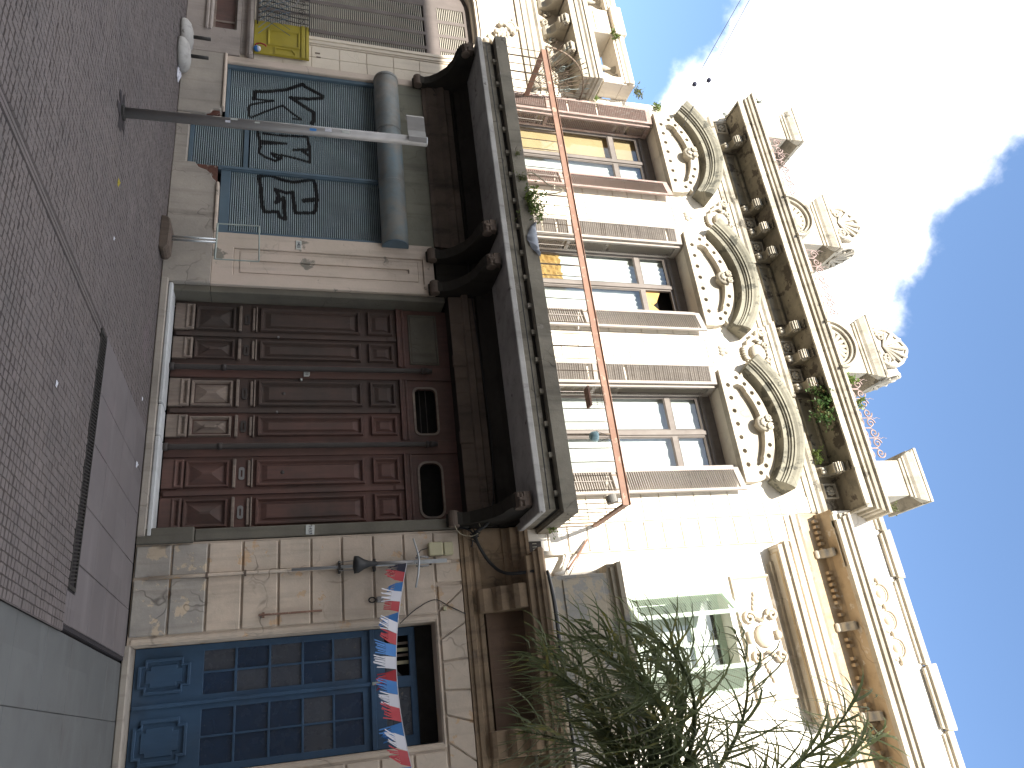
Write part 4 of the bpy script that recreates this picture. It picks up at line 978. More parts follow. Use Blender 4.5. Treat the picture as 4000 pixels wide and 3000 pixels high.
# blue double door
def dleaf(a, b, seed):
    z = [.76, 1.12, 1.49, 1.86, 2.21, 2.56]; xm = (a + b) / 2
    holes = [rect(p, q, z[i] + .014, z[i + 1] - .014) for i in range(5) for p, q in ((a + .075, xm - .012), (xm + .012, b - .075))]
    D = part('door_leaf', MB().plate(rect(a, b, .05, 2.66), holes, .30, .345), 'bluepaint', Pb, bevel=.005)
    rnd = random.Random(seed)
    for i in range(5):
        for p, q in ((a + .075, xm - .012), (xm + .012, b - .075)):
            part('pane', MB().box(p - .004, q + .004, .322, .328, z[i] + .01, z[i + 1] - .01), 'dirtyglass' if rnd.random() < .5 else 'bluepane', D)
    n = .055
    cr = [(a + .12, .16), (a + .19, .16), (a + .19, .09), (b - .19, .09), (b - .19, .16), (b - .12, .16), (b - .12, .56), (b - .19, .56), (b - .19, .64), (a + .19, .64), (a + .19, .56), (a + .12, .56)]
    cin = [(xm + (x - xm) * .80, .365 + (zz - .365) * .86) for x, zz in cr]
    part('cross_moulding', MB().plate(cr, [cin], .272, .30), 'bluepaint', D, bevel=.008)
    part('cross_panel', MB().plate([(xm + (x - xm) * .62, .365 + (zz - .365) * .68) for x, zz in cr], [], .284, .30), 'bluepaint', D, bevel=.012)
    return D
dleaf(-1.165, -.545, 1); dleaf(-.54, .175, 5)
part('door_astragal', MB().box(-.565, -.52, .268, .30, .06, 2.68), 'bluepaint', Pb, bevel=.008)
T = part('transom', MB().plate(rect(-1.165, .175, 2.665, 3.42), [rect(-1.07, -.60, 2.82, 3.12), rect(-.47, -.02 + .08, 2.82, 3.12)], .30, .36).box(-1.165, .175, .262, .30, 2.64, 2.70), 'bluepaint', Pb, bevel=.006)
part('pane', MB().plate([(-1.06, 2.82), (-.60, 2.82), (-.60, 3.03), (-.72, 2.92), (-.86, 2.88)], [], .33, .335), 'dirtyglass', T)
part('pane', MB().box(-.47, .06, .33, .335, 2.82, 3.12), 'dirtyglass', T)
for k, x in enumerate((-1.0, -.93, -.86, -.78)): part('stored_lath', MB().box(x, x + .03 + .012 * (k % 2), .38, .40, 2.75, 3.2), 'boxcream' if k % 2 else 'doorworn', T)
part('transom_board', MB().box(-1.16, .17, .285, .299, 3.20, 3.415), 'dark', T)
part('door_latch', MB().box(-.56, -.525, .25, .27, 2.66, 2.76), 'palegreen', Pb)
# stained mouldings and bracketed ledge
part('string_moulding', MB().sweep([(0, 3.795), (.03, 3.80), (.035, 3.84), (.055, 3.85), (.06, 3.90), (.035, 3.92), (.04, 3.95), (.06, 3.97), (.065, 4.02), (.03, 4.04), (0, 4.05)], -2.28, 8, .02, False, False), 'brownstain', Pb)
part('upper_frieze', MB().box(-2.285, -1.2, .004, .5, 4.045, 4.49).box(.45, 8.9, .004, .5, 4.045, 4.49), 'brownstain', Pb)
part('small_cornice', MB().sweep([(0, 4.36), (.04, 4.37), (.05, 4.43), (.12, 4.46), (.13, 4.55), (.17, 4.57), (.18, 4.63), (.20, 4.64), (.20, 4.68), (0, 4.70)], -2.26, -1.5, .02, False, True), 'brownstain', Pb)
for x0 in (-1.50, .13):
    part('ledge_bracket', MB().plate([(.02, 3.95), (-.10, 3.96), (-.13, 4.02), (-.14, 4.14), (-.20, 4.17), (-.24, 4.22), (-.25, 4.32), (-.33, 4.36), (-.36, 4.42), (-.36, 4.53), (.02, 4.53)], [], x0, x0 + .30, 'x'), 'brownstain', Pb, bevel=.012)
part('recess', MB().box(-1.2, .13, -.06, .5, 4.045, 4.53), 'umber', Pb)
part('ledge', MB().sweep([(0, 4.53), (.40, 4.53), (.42, 4.545), (.425, 4.62), (.46, 4.63), (.47, 4.68), (.50, 4.69), (.505, 4.74), (.48, 4.77), (0, 4.80)], -1.40, .30, .02), 'brownstain', Pb)
part('wall_upper', MB().plate(rect(-2.288, 9, 4.5, 9.6), [rect(-1.25, .03, 5.95, 7.53), rect(2.2, 3.5, 5.95, 7.53)], .006, .5), 'white', Pb)
part('window_breast', MB().box(-1.55, .40, -.36, .004, 4.80, 5.62).box(-1.50, .35, -.375, -.36, 5.0, 5.55), 'whitegrey', Pb, bevel=.008)
part('window_sill', MB().sweep([(0, 5.62), (.02, 5.62), (.03, 5.66), (.06, 5.67), (.065, 5.72), (.11, 5.74), (.12, 5.80), (0, 5.82)], -1.55, .40, -.34).box(-1.66, .51, -.35, .0, 5.64, 5.81), 'whitegrey', Pb)
z = 4.72; k = 0
while z < 9.0:
    z1 = z + .29
    part('quoin', MB().box(-2.28, -1.91, -.024, .0055, z + .009, z1 - .009), 'white', Pb, bevel=.008); z = z1
part('pilaster_edge', MB().box(-1.905, -1.885, -.028, .0055, 4.75, 9.02), 'trim', Pb)
Wn = part('window', MB().plate(rect(-1.25, .03, 5.95, 7.53), [rect(-1.17, -.64, 6.02, 7.02), rect(-.58, -.05, 6.02, 7.02), rect(-1.17, -.64, 7.10, 7.44), rect(-.58, -.05, 7.10, 7.44)], .25, .30), 'green', Pb)
for p, q in ((-1.17, -.64), (-.58, -.05)):
    for a, b in ((6.02, 7.02), (7.10, 7.44)): part('pane', MB().box(p, q, .27, .275, a, b), 'glass', Wn)
part('curtain', MB().box(-1.2, -.02, .33, .34, 6.0, 7.40), 'curtain', Wn)
part('window_room', MB().box(-1.25, .03, .44, .46, 5.95, 7.53), 'dark', Wn)
gl_ = lambda w: MB().box(0, .05, -.018, .018, 0, 1.55).box(w - .05, w, -.018, .018, 0, 1.55).box(.0505, w - .0505, -.017, .017, 0, .07).box(.0505, w - .0505, -.017, .017, 1.46, 1.55)
for x, ang, sgn in ((-1.25, -44, 1), (.03, 180 + 44, 1)):
    Lf = put('window_shutter', gl_(.44).mesh('shutter_leaf', 'green'), Pb, (x, -.005, 5.97), rot=(0, 0, R(ang)), bevel=.003)
    m = MB(); z = .08
    gsl = MB().add([(.048, -.018, -.004), (.392, -.018, -.004), (.392, .014, .02), (.048, .014, .02), (.048, -.014, -.009), (.392, -.014, -.009), (.392, .018, .015), (.048, .018, .015)], [(0, 1, 2, 3), (4, 7, 6, 5), (0, 4, 5, 1), (1, 5, 6, 2), (2, 6, 7, 3), (3, 7, 4, 0)]).mesh('louvre_slat', 'green')
    while z < 1.44: put('louvre_slat', gsl, Lf, (0, 0, z), local=True); z += .033
    put('tilt_rod', MB().cyl((.22, -.026, .05), (.22, -.026, .5), .006, n=6).mesh('tilt_rod', 'green'), Lf, (0, 0, 0), local=True)
# framed panel, cartouche and hood over the window
part('panel_frame', MB().frame(-1.45, .22, 7.62, 8.30, .006, .07, .035), 'trim', Pb)
cc = MB().ell((-.61, -.01, 7.97), (.16, .06, .15), 12, 6); c = -.61
for s in (-1, 1):
    cc.tube(spiral((c + s * .27, 8.16), .085, .015, R(-90), 1.4 * s, 24, -.03), .028, 6).tube(spiral((c + s * .25, 7.80), .10, .02, R(90), -1.4 * s, 24, -.02), .025, 6)
    cc.tube([(c + s * .27, -.02, 8.07), (c + s * .20, -.03, 7.98), (c + s * .25, -.02, 7.88)], .028, 6)
    for k in range(4): cc.ell((c + s * (.38 + .06 * k), .0, 7.90 + .02 * k), (.05, .03, .022), 6, 4)
cc.ell((c, -.03, 8.18), (.07, .05, .06), 8, 5).ell((c, -.03, 7.72), (.09, .05, .05), 8, 5)
part('carved_cartouche', cc, 'trim', Pb, smooth=True)
part('window_hood', MB().sweep([(0, 8.28), (.02, 8.28), (.03, 8.33), (.06, 8.34), (.06, 8.38), (.20, 8.40), (.22, 8.385), (.25, 8.39), (.255, 8.46), (.29, 8.48), (.30, 8.53), (.27, 8.55), (0, 8.57)], -1.55, .32, .006), 'trim', Pb)
part('hood_soffit', MB().box(-1.72, .49, -.19, .004, 8.393, 8.402), 'ochre', Pb)
# main cornice
part('architrave', MB().sweep([(0, 8.78), (.03, 8.79), (.035, 8.88), (.06, 8.89), (.065, 8.97), (.09, 9.0), (.05, 9.02), (0, 9.03)], -2.27, 8.9, .006, False, False), 'trim', Pb)
part('peeled_frieze', MB().box(-2.283, 8.9, -.004, .5, 9.03, 9.50), 'ochre', Pb)
part('cornice_soffit', MB().sweep([(.0, 9.34), (.06, 9.35), (.10, 9.385), (.30, 9.405), (.33, 9.398)], -2.26, 8.9, .006, False, False), 'ochre', Pb)
dm = MB().box(-.022, .022, -.08, -.004, 9.26, 9.335).mesh('dentil', 'ochre'); random.seed(12)
for k in range(46):
    if random.random() < .68: put('dentil', dm, Pb, (-2.15 + k * .085, 0, 0))
for x in (-1.66, -.62, .55):
    part('cornice_bracket', MB().plate([(-.004, 9.15), (-.05, 9.17), (-.06, 9.22), (-.13, 9.25), (-.15, 9.30), (-.22, 9.33), (-.22, 9.38), (-.004, 9.38)], [], x - .06, x + .06, 'x'), 'stone2', Pb, bevel=.015)
part('cornice', MB().sweep([(.28, 9.40), (.34, 9.40), (.345, 9.47), (.325, 9.475), (.325, 9.49), (.37, 9.50), (.385, 9.54), (.365, 9.545), (.365, 9.555), (.41, 9.56), (.415, 9.60), (0, 9.625)], -2.18, -1.76, .006, False, True), 'stone2', Pb)
part('cornice', MB().sweep([(.30, 9.40), (.39, 9.40), (.395, 9.475), (.37, 9.48), (.37, 9.495), (.42, 9.505), (.435, 9.545), (.41, 9.55), (.41, 9.56), (.46, 9.57), (.465, 9.61), (0, 9.63)], -1.70, 9.0, .006, True, False), 'stone2', Pb)
part('parapet', MB().box(-2.28, 9, -.12, .3, 9.61, 10.36), 'white', Pb)
for x0, x1, d, zt in ((-2.27, -1.93, .0, 10.46), (-1.92, -1.22, .02, 10.50), (-1.21, .0, .0, 10.47), (.01, .85, .03, 10.53), (.86, 2.6, .0, 10.48)):
    part('parapet_cap', MB().sweep([(0, 10.30), (.03, 10.31), (.035, 10.34), (.015, 10.345), (.015, 10.355), (.06, 10.37), (.075, zt - .03), (.05, zt), (0, zt + .01)], x0 + .06, x1 - .06, -.12 - d).box(x0, x1, -.125, .32, 10.362, zt - .02), 'stone2', Pb)
part('parapet_panel', MB().box(-1.88, -1.27, -.15, -.119, 9.76, 10.24), 'white', Pb, bevel=.02)
for x in (-1.02, -.64, -.26):
    q = MB().tube([(x + .155 * math.cos(t), -.13, 10.0 + .15 * math.sin(t)) for t in [i * math.pi / 12 for i in range(25)]], .022, 6)
    q.tube([(x + .115 * math.cos(t), -.125, 10.0 + .112 * math.sin(t)) for t in [i * math.pi / 12 for i in range(25)]], .012, 6)
    o_ = part('ring_ornament', q, 'trim', Pb, smooth=True)
    part('boss', MB().ell((x, -.10, 10.0), (.07, .07, .07), 12, 7), 'trim', o_, smooth=True)
for x in (-.83, -.45, -1.2, -.08): part('link', MB().tube([(x - .05, -.13, 10.0), (x, -.15, 10.01), (x + .05, -.13, 10.0)], [.02, .03, .02], 6), 'trim', Pb, smooth=True)
pq = part('number_plaque', MB().box(-2.075, -1.93, -.04, -.0225, 4.73, 4.90), 'slate', Pb, bevel=.004)
text('digits', '118', .085, 'chalk', pq, (-2.0, -.042, 4.80))

# ================================================================== buildings across the street (behind the camera; they shade the lower walls)
for i, (x0, x1, h) in enumerate(((-40, -12.9, 12.6), (-12.88, -4.2, 13.3), (-4.18, 25, 14.0))):
    o = thing('street_building', ('left', 'middle', 'right')[i] + ' plastered building across the street, behind the viewer', 'building', ((x0 + x1) / 2, -14, 0), 'buildings across the street')
    hs = []
    n = int((x1 - x0) / 2.6); st = (x1 - x0) / n
    for q in range(n):
        for f_ in range(3): hs.append(rect(x0 + st * (q + .3), x0 + st * (q + .7), 1.0 + 4 * f_, 3.4 + 4 * f_))
    part('wall', MB().plate(rect(x0, x1, -.1, h), hs, -14.4, -14), 'opp', o)
    part('body', MB().box(x0, x1, -24, -14.45, -.1, h - .3), 'opp', o)
    part('window_room', MB().box(x0 + .1, x1 - .1, -14.44, -14.38, 0, h - .4), 'dark', o)
    part('cornice', MB().box(x0, x1, -14.42, -13.9, h - .06, h), 'opp', o)

# ================================================================== things in the street and on the walls
random.seed(21)
# sign post
sp = thing('sign_post', 'tall grey metal post with small folded sheet sign on the pavement', 'post', (-5.97, -2.96, 0))
part('pole', MB().tube([(-5.97, -2.96, -.01), (-6.03, -2.96, 3.11)], .054, 20), 'galv', sp, smooth=False)
for p in sp.children[0].data.polygons: p.use_smooth = len(p.vertices) == 4
part('rim', MB().tube([(-6.03 + .051 * math.cos(a), -2.96 + .051 * math.sin(a), 3.112) for a in [q * math.pi / 8 for q in range(17)]], .005, 5, False), 'silver', sp)
part('base_collar', MB().tube([(-5.97, -2.96, -.005), (-5.97, -2.96, .03), (-5.97, -2.96, .035)], [.085, .08, .058], 16), 'iron', sp)
hole = []
for q in range(18):
    r = .17 + .05 * math.sin(q * 2.3) + .03 * math.cos(q * 4.1); hole.append((-5.97 + r * 1.15 * math.cos(q * math.pi / 9), -2.96 + r * math.sin(q * math.pi / 9)))
part('broken_mortar', MB().add([(x, y, .0045) for x, y in hole] + [(-5.97, -2.96, .012)], [(i, (i + 1) % 18, 18) for i in range(18)]), 'bed', sp)
sg = MB(); n = 10; cs = [(-6.40, -2.90), (-6.41, -2.955), (-6.36, -2.99), (-6.20, -2.995), (-6.14, -3.0), (-6.02, -3.03), (-5.96, -3.02)]
for x, y in cs: sg.v += [(x, y, 2.90), (x, y, 3.10)]
sg.f = [(2 * i, 2 * i + 2, 2 * i + 3, 2 * i + 1) for i in range(len(cs) - 1)]
sgo = part('sheet_sign', sg, 'galv', sp); md = sgo.modifiers.new('t', 'SOLIDIFY'); md.thickness = .006
for z, a, w, h, mt in ((1.03, -95, .5, .07, 'plate'), (.86, -120, .6, .08, 'plinth'), (1.27, -80, .4, .05, 'plate'), (1.62, -88, .7, .09, 'galv'), (1.83, -60, .5, .07, 'blue'), (1.99, -75, .7, .07, 'whitep'), (2.17, -70, .6, .08, 'plate'), (.98, -60, .4, .05, 'whitep')):
    x0 = -5.97 - .06 * z / 3.11; m = MB(); k = 6
    for i in range(k + 1):
        t = R(a) + w * (i / k - .5)
        m.v += [(x0 + .0555 * math.cos(t), -2.96 + .0555 * math.sin(t), z), (x0 + .0555 * math.cos(t) - .0013, -2.96 + .0555 * math.sin(t), z + h)]
    m.f = [(2 * i, 2 * i + 2, 2 * i + 3, 2 * i + 1) for i in range(k)]
    part('sticker', m, mt, sp)
# metal frame stand on a stone block
ms = thing('metal_frame_stand', 'thin pale metal rectangle on twin legs standing on a dark stone block', 'stand', (-6.4, -.25, 0))
part('stone_block', MB().plate([(-6.66, 0), (-6.12, 0), (-6.10, .07), (-6.17, .12), (-6.52, .13), (-6.63, .10)], [], -.42, -.13), 'soot2', ms, bevel=.02)
for x in (-6.425, -6.375): part('leg', MB().tube([(x, -.25, .10), (x, -.25, .68)], .015, 10), 'silver', ms, smooth=True)
part('frame', MB().tube([(-6.69, -.25, .69), (-6.10, -.25, .68)], .014, 8).tube([(-6.10, -.25, .68), (-6.10, -.25, 1.25)], .010, 8).tube([(-6.10, -.25, 1.25), (-6.70, -.25, 1.24)], .010, 8).tube([(-6.70, -.25, 1.24), (-6.69, -.25, .69)], .010, 8), 'palegreen', ms)
# two round concrete bases with pole stubs
for x, y, lab in ((-10.26, -.22, 'pale round concrete base with pole stub at the corner of the cream house'), (-9.76, -.30, 'pale round concrete base with pole stub in front of the shop plinth')):
    b_ = thing('concrete_base', lab, 'pole base', (x, y, 0), 'round concrete pole bases')
    part('disc', MB().tube([(x, y, 0), (x, y, .03), (x, y, .09), (x, y, .14), (x, y, .165), (x, y, .17)], [.24, .265, .25, .19, .10, .02], 24), 'edge', b_, smooth=True)
    part('pole_stub', MB().cyl((x, y, .15), (x, y, .42), .028, n=12), 'iron', b_, smooth=True)
# yellow panel behind the iron guard
yp = thing('yellow_panel', 'mustard yellow painted wooden panel standing on the window ledge', 'panel', (-10.6, -.03, 1.05))
part('board', MB().box(-11.05, -10.30, -.055, -.02, 1.052, 1.93), 'yellow', yp, bevel=.004)
part('stile', MB().box(-11.05, -10.30, -.075, -.0555, 1.80, 1.86).box(-11.05, -10.30, -.07, -.0555, 1.875, 1.91), 'yellow', yp, bevel=.006)
part('moulding', MB().frame(-10.88, -10.50, 1.26, 1.78, -.055, .04, .02), 'yellow', yp)
part('moulding', MB().plate([(-10.47, 1.38), (-10.31, 1.38), (-10.31, 1.72), (-10.36, 1.72), (-10.47, 1.66)], [[(-10.445, 1.40), (-10.33, 1.40), (-10.33, 1.70), (-10.37, 1.70), (-10.445, 1.65)]], -.068, -.0555), 'yellow', yp)
bt = thing('ball_and_hook', 'small blue and white ball with curved red hook on the window ledge', 'toy', (-10.37, -.09, 1.05))
part('ball', MB().ell((-10.34, -.10, 1.105), (.05, .05, .052), 14, 8), 'blue', bt, smooth=True); part('cap', MB().ell((-10.335, -.105, 1.13), (.043, .048, .04), 12, 8), 'whitep', bt, smooth=True)
part('hook', MB().tube([(-10.41, -.10, 1.08), (-10.45, -.10, 1.10), (-10.46, -.11, 1.16), (-10.445, -.11, 1.22), (-10.41, -.11, 1.25)], .013, 8), 'red', bt, smooth=True)
# clothes-like item on the neighbouring parapet
lp = thing('rooftop_unit', 'dark striped object on the cream house roof seen through the parapet', 'unit', (-10.95, .35, 7.2))
part('casing', MB().box(-11.2, -10.85, .25, .55, 7.17, 7.52), 'galv', lp, bevel=.01)
for k in range(3): part('dark_band', MB().box(-11.19 + k * .12, -11.13 + k * .12, .242, .25, 7.2, 7.5), 'iron', lp)
# drain pipe, mast and antenna on the peach building
dp = thing('wall_pipe', 'thin pale conduit running up the peach wall behind the antenna', 'pipe', (-1.885, 0, 0))
part('tube', MB().tube([(-1.885, -.022, .16), (-1.885, -.022, .8), (-1.88, -.022, 3.66)], .020, 8), 'peach', dp, smooth=True)
for z in (.78, 1.2, 2.31, 2.69, 3.4): part('clip', MB().box(-1.915, -1.85, -.045, -.0, z - .012, z + .012), 'soot2', dp)
an = thing('antenna', 'metal antenna mast with dark grey cone and bent cross rod on the peach wall', 'antenna', (-1.88, -.07, 2.2))
part('mast', MB().tube([(-1.88, -.07, 1.72), (-1.88, -.07, 3.58)], .019, 8), 'silver', an, smooth=True)
part('mast_slot', MB().box(-1.905, -1.855, -.095, -.09, 2.95, 3.6), 'silver', an)
part('cone', MB().tube([(-1.88, -.15, 2.43), (-1.88, -.15, 2.445), (-1.88, -.15, 2.50), (-1.88, -.15, 2.56), (-1.88, -.15, 2.63), (-1.88, -.15, 2.72)], [.03, .105, .10, .062, .035, .026], 24), 'pvc', an, smooth=True)
part('support_rod', MB().tube([(-1.88, -.15, 2.70), (-1.88, -.13, 3.17)], .024, 8), 'galv', an, smooth=True)
part('cross_rod', MB().tube([(-2.16, -.16, 3.18), (-2.0, -.16, 3.22), (-1.93, -.15, 3.235), (-1.86, -.15, 3.235), (-1.72, -.16, 3.215), (-1.56, -.16, 3.175)], .012, 8), 'silver', an, smooth=True)
for s in (-1, 1):
    part('clamp', MB().tube([(-1.88 + s * .05, -.11, 3.20), (-1.88 + s * .06, -.12, 3.28), (-1.88 + s * .05, -.11, 3.36)], .014, 6), 'galv', an)
    part('stay', MB().tube([(-1.88 + s * .05, -.10, 2.27), (-1.88 + s * .055, -.13, 2.45)], .006, 5), 'galv', an)
part('bracket', MB().box(-1.95, -1.81, -.09, -.01, 2.26, 2.29), 'iron', an); part('bracket', MB().box(-1.95, -1.81, -.09, -.01, 2.68, 2.71), 'iron', an)
ub = thing('utility_box', 'cream plastic utility box high on the peach wall beside the town house', 'box', (-2.03, -.02, 3.4))
part('cover', MB().box(-2.125, -1.955, -.085, .0, 3.38, 3.565), 'boxcream', ub, bevel=.012); part('cover', MB().box(-2.122, -1.957, -.075, .0, 3.575, 3.70), 'boxcream', ub, bevel=.012)
part('lead', MB().tube([(-2.06, -.05, 3.38), (-2.03, -.07, 3.28), (-1.96, -.09, 3.22), (-1.90, -.08, 3.25)], .006, 5), 'pvc', ub)
rb = thing('rusty_bar', 'short upright rusty bar fixed to the peach wall near the blue door', 'bar', (-1.39, -.03, 1.37))
part('bar', MB().tube([(-1.39, -.03, 1.36), (-1.39, -.03, 2.07)], .012, 6), 'rust', rb); part('lug', MB().box(-1.42, -1.36, -.035, .0, 1.40, 1.425), 'rust', rb)
lc = thing('wall_latch', 'small dark metal latch on the peach wall beside the bunting', 'latch', (-1.47, -.03, 2.7))
part('ring', MB().tube([(-1.47 + .03 * math.cos(a), -.03, 2.66 + .04 * math.sin(a)) for a in [q * math.pi / 6 for q in range(13)]], .009, 5), 'iron', lc); part('body', MB().box(-1.505, -1.435, -.05, -.0, 2.71, 2.80), 'galv', lc, bevel=.01)
solo('wall_socket', MB().box(-1.33, -1.28, -.04, .0, 3.52, 3.56), 'boxcream', 'tiny cream cable socket above the blue door corner', 'socket', bevel=.006)
# pipes and bracket above the small cornice
pp = thing('bent_pipe', 'bent cream pipe below the white quoins with an arm over the ledge', 'pipe', (-1.9, -.1, 4.75))
part('tube', MB().tube([(-1.90, -.06, 4.72), (-1.90, -.06, 5.18), (-1.89, -.07, 5.22), (-1.83, -.10, 5.22), (-1.62, -.16, 5.10), (-1.58, -.2, 4.95)], .035, 10), 'white', pp, smooth=True)
br = thing('stay_bracket', 'thin rusty stay bracket with wires beside the balcony end', 'bracket', (-1.75, -.1, 5.4))
part('arm', MB().tube([(-2.06, -.06, 5.56), (-1.90, -.10, 5.42), (-1.66, -.16, 5.18)], .017, 6), 'rust', br)
for a, b in (((-2.10, -.03, 5.30), (-1.60, -.2, 5.14)), ((-1.84, -.03, 5.30), (-1.62, -.2, 5.12)), ((-1.98, -.05, 5.5), (-1.56, -.2, 5.16))): part('wire', MB().tube([a, b], .006, 4), 'ironwarm', br)
# cables
def cable(pts, r, label, mat='pvc'):
    q = []
    P4 = [Vector(p) for p in pts]; P4 = [P4[0]] + P4 + [P4[-1]]
    for i in range(1, len(P4) - 2):
        for t in range(6):
            t /= 6; a, b, c, d = P4[i - 1:i + 3]
            q.append(.5 * (2 * b + (c - a) * t + (2 * a - 5 * b + 4 * c - d) * t * t + (3 * b - a - 3 * c + d) * t ** 3))
    q.append(P4[-1]); return solo('cable', MB().tube(q, r, 6), mat, label, 'cable', 'loose cables on the walls', True)
cable([(-2.62, -.05, 4.30), (-2.40, -.12, 4.22), (-2.28, -.18, 4.12), (-2.20, -.14, 4.0), (-2.05, -.12, 4.02), (-1.80, -.12, 4.16), (-1.64, -.26, 4.32), (-1.62, -.42, 4.66)], .022, 'thick black cable swinging from the balcony end to the ledge')
cable([(-2.62, -.05, 4.30), (-3.4, -.06, 4.36), (-4.6, -.06, 4.34), (-5.7, -.06, 4.30), (-6.6, -.1, 4.28)], .010, 'thin black cable running along the soot black frieze over the doors')
cable([(-2.44, .25, 3.62), (-2.38, -.03, 3.66), (-2.32, -.05, 3.78), (-2.25, -.10, 3.92), (-2.17, -.12, 3.98)], .011, 'dark cable from the door transom to the wall junction')
cable([(-2.42, -.12, 3.80), (-2.34, -.16, 3.72), (-2.2, -.16, 3.78), (-2.16, -.15, 3.95), (-2.25, -.15, 4.06), (-2.40, -.14, 4.0), (-2.44, -.13, 3.86)], .006, 'loop of thin pale wire under the balcony corner', 'rope')
cable([(-1.60, -.50, 4.77), (-1.2, -.53, 4.79), (-.4, -.53, 4.79), (.8, -.53, 4.80)], .018, 'black cable lying along the front of the ledge'); cable([(-1.58, -.46, 4.80), (-1.1, -.50, 4.83), (-.2, -.49, 4.82), (.8, -.49, 4.83)], .012, 'grey cable lying behind the black one on the ledge', 'galv')
cable([(-1.17, -.02, 2.98), (-1.32, -.02, 3.18), (-1.42, -.02, 3.42), (-1.33, -.02, 3.60), (-1.22, -.03, 3.80)], .006, 'thin wire looping past the blue door corner')
cable([(-10.18, -.04, 3.95), (-10.05, -.07, 3.98), (-9.9, -.05, 4.05), (-9.85, -.08, 4.0)], .010, 'short dark cable at the far shop corner', 'pvc')
cable([(-2.22, -1.07, 4.70), (-4, -1.075, 4.715), (-7, -1.075, 4.71), (-10.1, -1.075, 4.70)], .007, 'thin black cable along the balcony edge strip')
cable([(-7.36, -1.06, 5.0), (-7.42, -1.11, 5.12), (-7.34, -1.10, 5.26), (-7.24, -1.08, 5.40), (-7.20, -1.06, 5.60), (-7.12, -1.08, 5.58), (-7.06, -1.08, 5.36), (-7.02, -1.10, 5.30), (-7.06, -1.09, 5.22)], .010, 'pale hose looped over the balcony railing by the green weed', 'rope')
jb = thing('junction_knot', 'tangled black cable joint on the blackened wall above the utility box', 'cable', (-2.17, -.1, 3.98))
for k in range(7):
    p = Vector((-2.17, -.1, 3.97)); a = [p.copy()]
    for q in range(5): p = p + Vector((random.uniform(-.05, .05), random.uniform(-.03, .02), random.uniform(-.05, .05))); a.append(p.copy())
    part('strand', MB().tube(a, .008, 5), 'pvc', jb)
# overhead wires with insulators
for k, (p0, p1, ins, lab) in enumerate((((-9.95, -.25, 8.62), (-12.57 + .12, -1.0, 10.30), .27, 'overhead wire with insulator nearest the roof of the cream house'), ((-9.70, -.25, 8.72), (-12.63 + .12, -1.0, 10.53), .36, 'second overhead wire with insulator against the sky'))):
    w_ = thing('overhead_wire', lab, 'wire', p0, 'overhead wires')
    a, b = Vector(p0), Vector(p1); b2 = a + (b - a) * 3
    part('line', MB().tube([a + (b2 - a) * t / 12 - Vector((0, 0, .10 * math.sin(math.pi * t / 12))) for t in range(13)], .006, 4), 'iron', w_)
    c = a + (b - a) * ins; d = (b - a).normalized()
    part('insulator', MB().tube([c - d * .05, c - d * .02, c + d * .02, c + d * .05], [.02, .045, .045, .02], 8), 'navy', w_)
    for t in (.6, .8): part('bead', MB().ell(a + (b - a) * t, (.016, .016, .016), 6, 4), 'whitep', w_)
# bunting
A, B = Vector((-1.86, -.16, 3.08)), Vector((.95, -2.2, 2.86))
bu = thing('bunting', 'string of red, white and blue fringed bunting across the blue door', 'bunting', A)
def bp_(t): return A + (B - A) * t - Vector((0, 0, .22 * math.sin(math.pi * min(1, t))))
part('string', MB().tube([bp_(t / 40) for t in range(41)], .004, 4), 'whitep', bu)
cols = ['navy', 'red', 'blue', 'whitep']; n = 22; rnd = random.Random(5); per = ['red', 'blue', 'whitep']
for i in range(n):
    t0, t1 = i / n, (i + 1.0) / n; mt = 'navy' if i == 0 else per[(i - 1) % 3]
    m = MB(); h = .205 + rnd.uniform(-.03, .03); sw = rnd.uniform(-.10, .05); yy = rnd.uniform(-.05, .05)
    a, b = bp_(t0), bp_(t1); ns = 8
    mid = .5
    m.add([a, b, b + Vector((sw * mid, yy * mid, -h * mid)), a + Vector((sw * mid, yy * mid, -h * mid))], [(0, 1, 2, 3)])
    for q in range(ns):
        u0, u1 = q / ns + .01, (q + .86) / ns; s2 = sw + rnd.uniform(-.05, .05); l2 = h * rnd.uniform(.75, 1.12); y2 = yy + rnd.uniform(-.03, .03)
        p0 = a + (b - a) * u0 + Vector((sw * mid, yy * mid, -h * mid)); p1 = a + (b - a) * u1 + Vector((sw * mid, yy * mid, -h * mid))
        e = Vector((s2 * (1 - mid), y2 * (1 - mid), -l2 * (1 - mid)))
        m.add([p0, p1, p1 + e, p0 + e * rnd.uniform(.9, 1.05)], [(0, 1, 2, 3)])
    part('fringed_flag', m, mt, bu)
# things on the balcony
tp = thing('cloth', 'crumpled grey blue cloth hanging over the balcony edge', 'cloth', (-6.2, -1.1, 5.06))
m = MB(); nx, nz = 22, 8
for i in range(nx + 1):
    u = i / nx; d = .16 * math.sin(math.pi * u) ** .7 + .01
    for j in range(nz + 1):
        v = j / nz
        m.v.append((-6.46 + .55 * u + .02 * math.sin(v * 5 + u * 9), -1.115 - .03 * math.sin(v * 3) - .014 * math.sin(u * 26 + v * 3) if v > .2 else -1.12 + .1 * (.2 - v), 5.075 - d * v))
m.f = [(i * (nz + 1) + j, (i + 1) * (nz + 1) + j, (i + 1) * (nz + 1) + j + 1, i * (nz + 1) + j + 1) for i in range(nx) for j in range(nz)]
part('fabric', m, 'tarp', tp, smooth=True)
bc = thing('wire_planter', 'small rusty wire crate with a dry plant hung on the balcony railing', 'planter', (-3.67, -1.1, 5.42))
part('tray', MB().box(-3.82, -3.54, -1.22, -1.09, 5.395, 5.43), 'rust', bc, bevel=.006)
